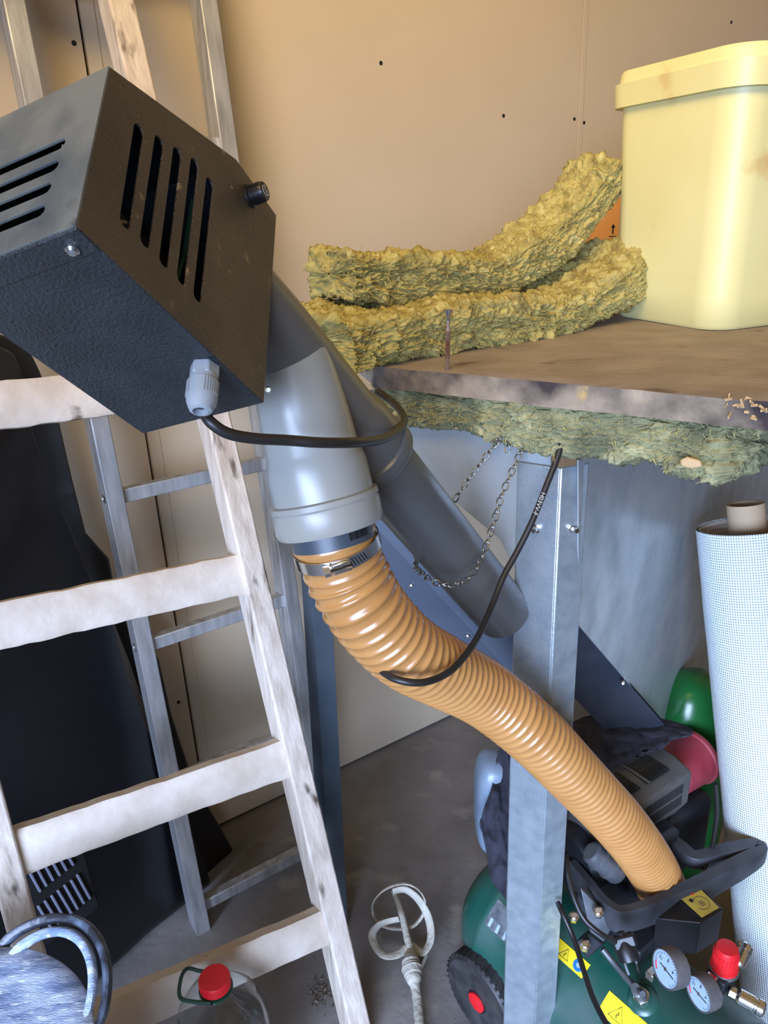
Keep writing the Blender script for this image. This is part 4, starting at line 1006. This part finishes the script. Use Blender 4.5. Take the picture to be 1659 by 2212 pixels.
# ------------------------------------------------------------------ rubber tub with handles, lower left
zr = P(107, 2130, .93).z; tq1 = flo(28, 2064, zr); tq2 = flo(186, 2196, zr); Rt = .165
tch = tq2-tq1; tpr = V((-tch.y, tch.x, 0)).normalized(); tpr = -tpr if tpr.y > 0 else tpr
tubc = (tq1+tq2)/2+tpr*math.sqrt(Rt*Rt-(tch.length/2)**2); tubc.z = 0
tub = thing('rubber_tub', 'plaster-dusted rubber tub with loop handle, cropped at lower left', 'bucket', (tubc.x, tubc.y, 0))
seg = 96
def ring(r, z, dx=0): return [V((tubc.x+r*math.cos(2*math.pi*k/seg), tubc.y+r*math.sin(2*math.pi*k/seg), z)) for k in range(seg)]
rg = [ring(.112, .004), ring(.122, .02), ring(.145, zr*.5), ring(Rt, zr-.012), ring(Rt+.008, zr-.004), ring(Rt+.008, zr+.002), ring(Rt, zr+.004), ring(Rt-.006, zr-.002), ring(.138, zr*.5), ring(.115, .03), ring(.01, .028)]
loft(rg).build('tub_wall', 'tubdark', tub, sharp=60)
# plaster-caked inner liner facing the camera
def handle(a0, a1, rise, off, m, nm, w_, fl_=1.0):
    pts = []
    for k in range(33):
        t = k/32; an = math.radians(a0+(a1-a0)*t); h = rise*math.sin(math.pi*t)**.75
        pts.append(V((tubc.x+(Rt+off+h*fl_)*math.cos(an), tubc.y+(Rt+off+h*fl_)*math.sin(an), zr+h)))
    vs = []; fs = []; sec = [(-.3, -1), (.3, -1), (1, -.3), (1, .3), (.3, 1), (-.3, 1), (-1, .3), (-1, -.3)]
    for i, p in enumerate(pts):
        d = (pts[min(i+1, 32)]-pts[max(i-1, 0)]).normalized(); out = V((p.x-tubc.x, p.y-tubc.y, 0)).normalized(); upv = out.cross(d).normalized()
        for a, c in sec: vs.append(p+out*a*.006+upv*c*w_)
    for i in range(32):
        for k in range(8): fs.append((i*8+k, i*8+(k+1) % 8, (i+1)*8+(k+1) % 8, (i+1)*8+k))
    fs += [tuple(range(8))[::-1], tuple(32*8+k for k in range(8))]
    MB().add(vs, fs).build(nm, m, tub, sharp=50)
aa1 = math.degrees(math.atan2(tq1.y-tubc.y, tq1.x-tubc.x)); aa2 = math.degrees(math.atan2(tq2.y-tubc.y, tq2.x-tubc.x))
handle(aa1, aa2, .030, 0, 'tubdust', 'handle', .0065)
handle(aa1+7, aa2-6, .033, .012, 'tubdark', 'handle', .007)
loft([ring(Rt+.009, zr+.003), ring(Rt+.006, zr+.006), ring(Rt-.02, zr+.002), ring(.10, zr-.012), ring(.01, zr-.016)], False, True).build('plaster_crust', 'tubdust', tub, sharp=180, label='blue-white dried plaster crust')

# ------------------------------------------------------------------ water bottle
bc = flo(462, 2108, .335); bt0 = V((bc.x, bc.y, 0))
bo = thing('water_bottle', 'large clear plastic water bottle with red cap and green carry loop', 'bottle', bt0)
pr0 = [(.060, .001), (.074, .006), (.078, .02), (.078, .06), (.075, .07), (.078, .08), (.078, .16), (.075, .17), (.078, .18), (.077, .225), (.066, .262), (.046, .288), (.026, .302), (.0225, .306), (.0225, .322)]
inn = [(r-.0008, h) for r, h in pr0[::-1]]; inn[-1] = (.058, .003)
b = MB().lathe(bt0, Z, pr0+inn, 64, caps=False); bb3 = b.build('bottle_body', 'pet', bo, sharp=80)
MB().lathe(bt0, Z, [(.0235, .305), (.0270, .306), (.0270, .310), (.0235, .311)], 40).build('neck_ring', 'hgreen', bo)
b = MB().lathe(bt0+Z*.3135, Z, [(.0250, 0), (.0250, .016), (.0238, .0185), (.001, .0187)], 44)
for k in range(60):
    t = 2*math.pi*k/60; rd = V((math.cos(t), math.sin(t), 0)); b.obox(bt0+Z*.321+rd*.0251, Z, rd, Z.cross(rd), .013, .0006, .0010)
b.build('cap', 'red', bo, sharp=40, label='ribbed red screw cap')
lv = -RT; lv.z = 0; lv.normalize(); lf = V((-lv.y, lv.x, 0)); lo_ = [bt0+Z*.309+lf*.026, bt0+Z*.313+lf*.026+lv*.03, bt0+Z*.322+lf*.024+lv*.050, bt0+Z*.330+lv*.0535, bt0+Z*.322-lf*.024+lv*.050, bt0+Z*.313-lf*.026+lv*.03, bt0+Z*.309-lf*.026]
MB().tube([V(q) for q in spline([tuple(q) for q in lo_], 8)], .0030, 10).build('carry_loop', 'hgreen', bo)

# ------------------------------------------------------------------ crumbs on the floor
b = MB(); rnd = random.Random(4)
for k in range(380):
    if k < 120: q = flo(690+rnd.gauss(0, 14), 2148+rnd.gauss(0, 16)); s = rnd.uniform(.002, .005)
    else: q = flo(rnd.uniform(480, 1100), rnd.uniform(1620, 2230)); s = rnd.uniform(.0008, .0028)
    if (q-W0).dot(N) > -.01: continue
    pts = [V((rnd.uniform(-1, 1), rnd.uniform(-1, 1), rnd.uniform(-.2, 1)))*s+q+Z*s*.3 for _ in range(4)]
    b.add(pts, [(0, 1, 2), (0, 1, 3), (1, 2, 3), (0, 2, 3)])
o = b.build('floor_crumbs', 'crumb', smooth=False, kind='stuff'); o['label'] = 'wool and mortar crumbs scattered on the concrete floor'; o['category'] = 'debris'
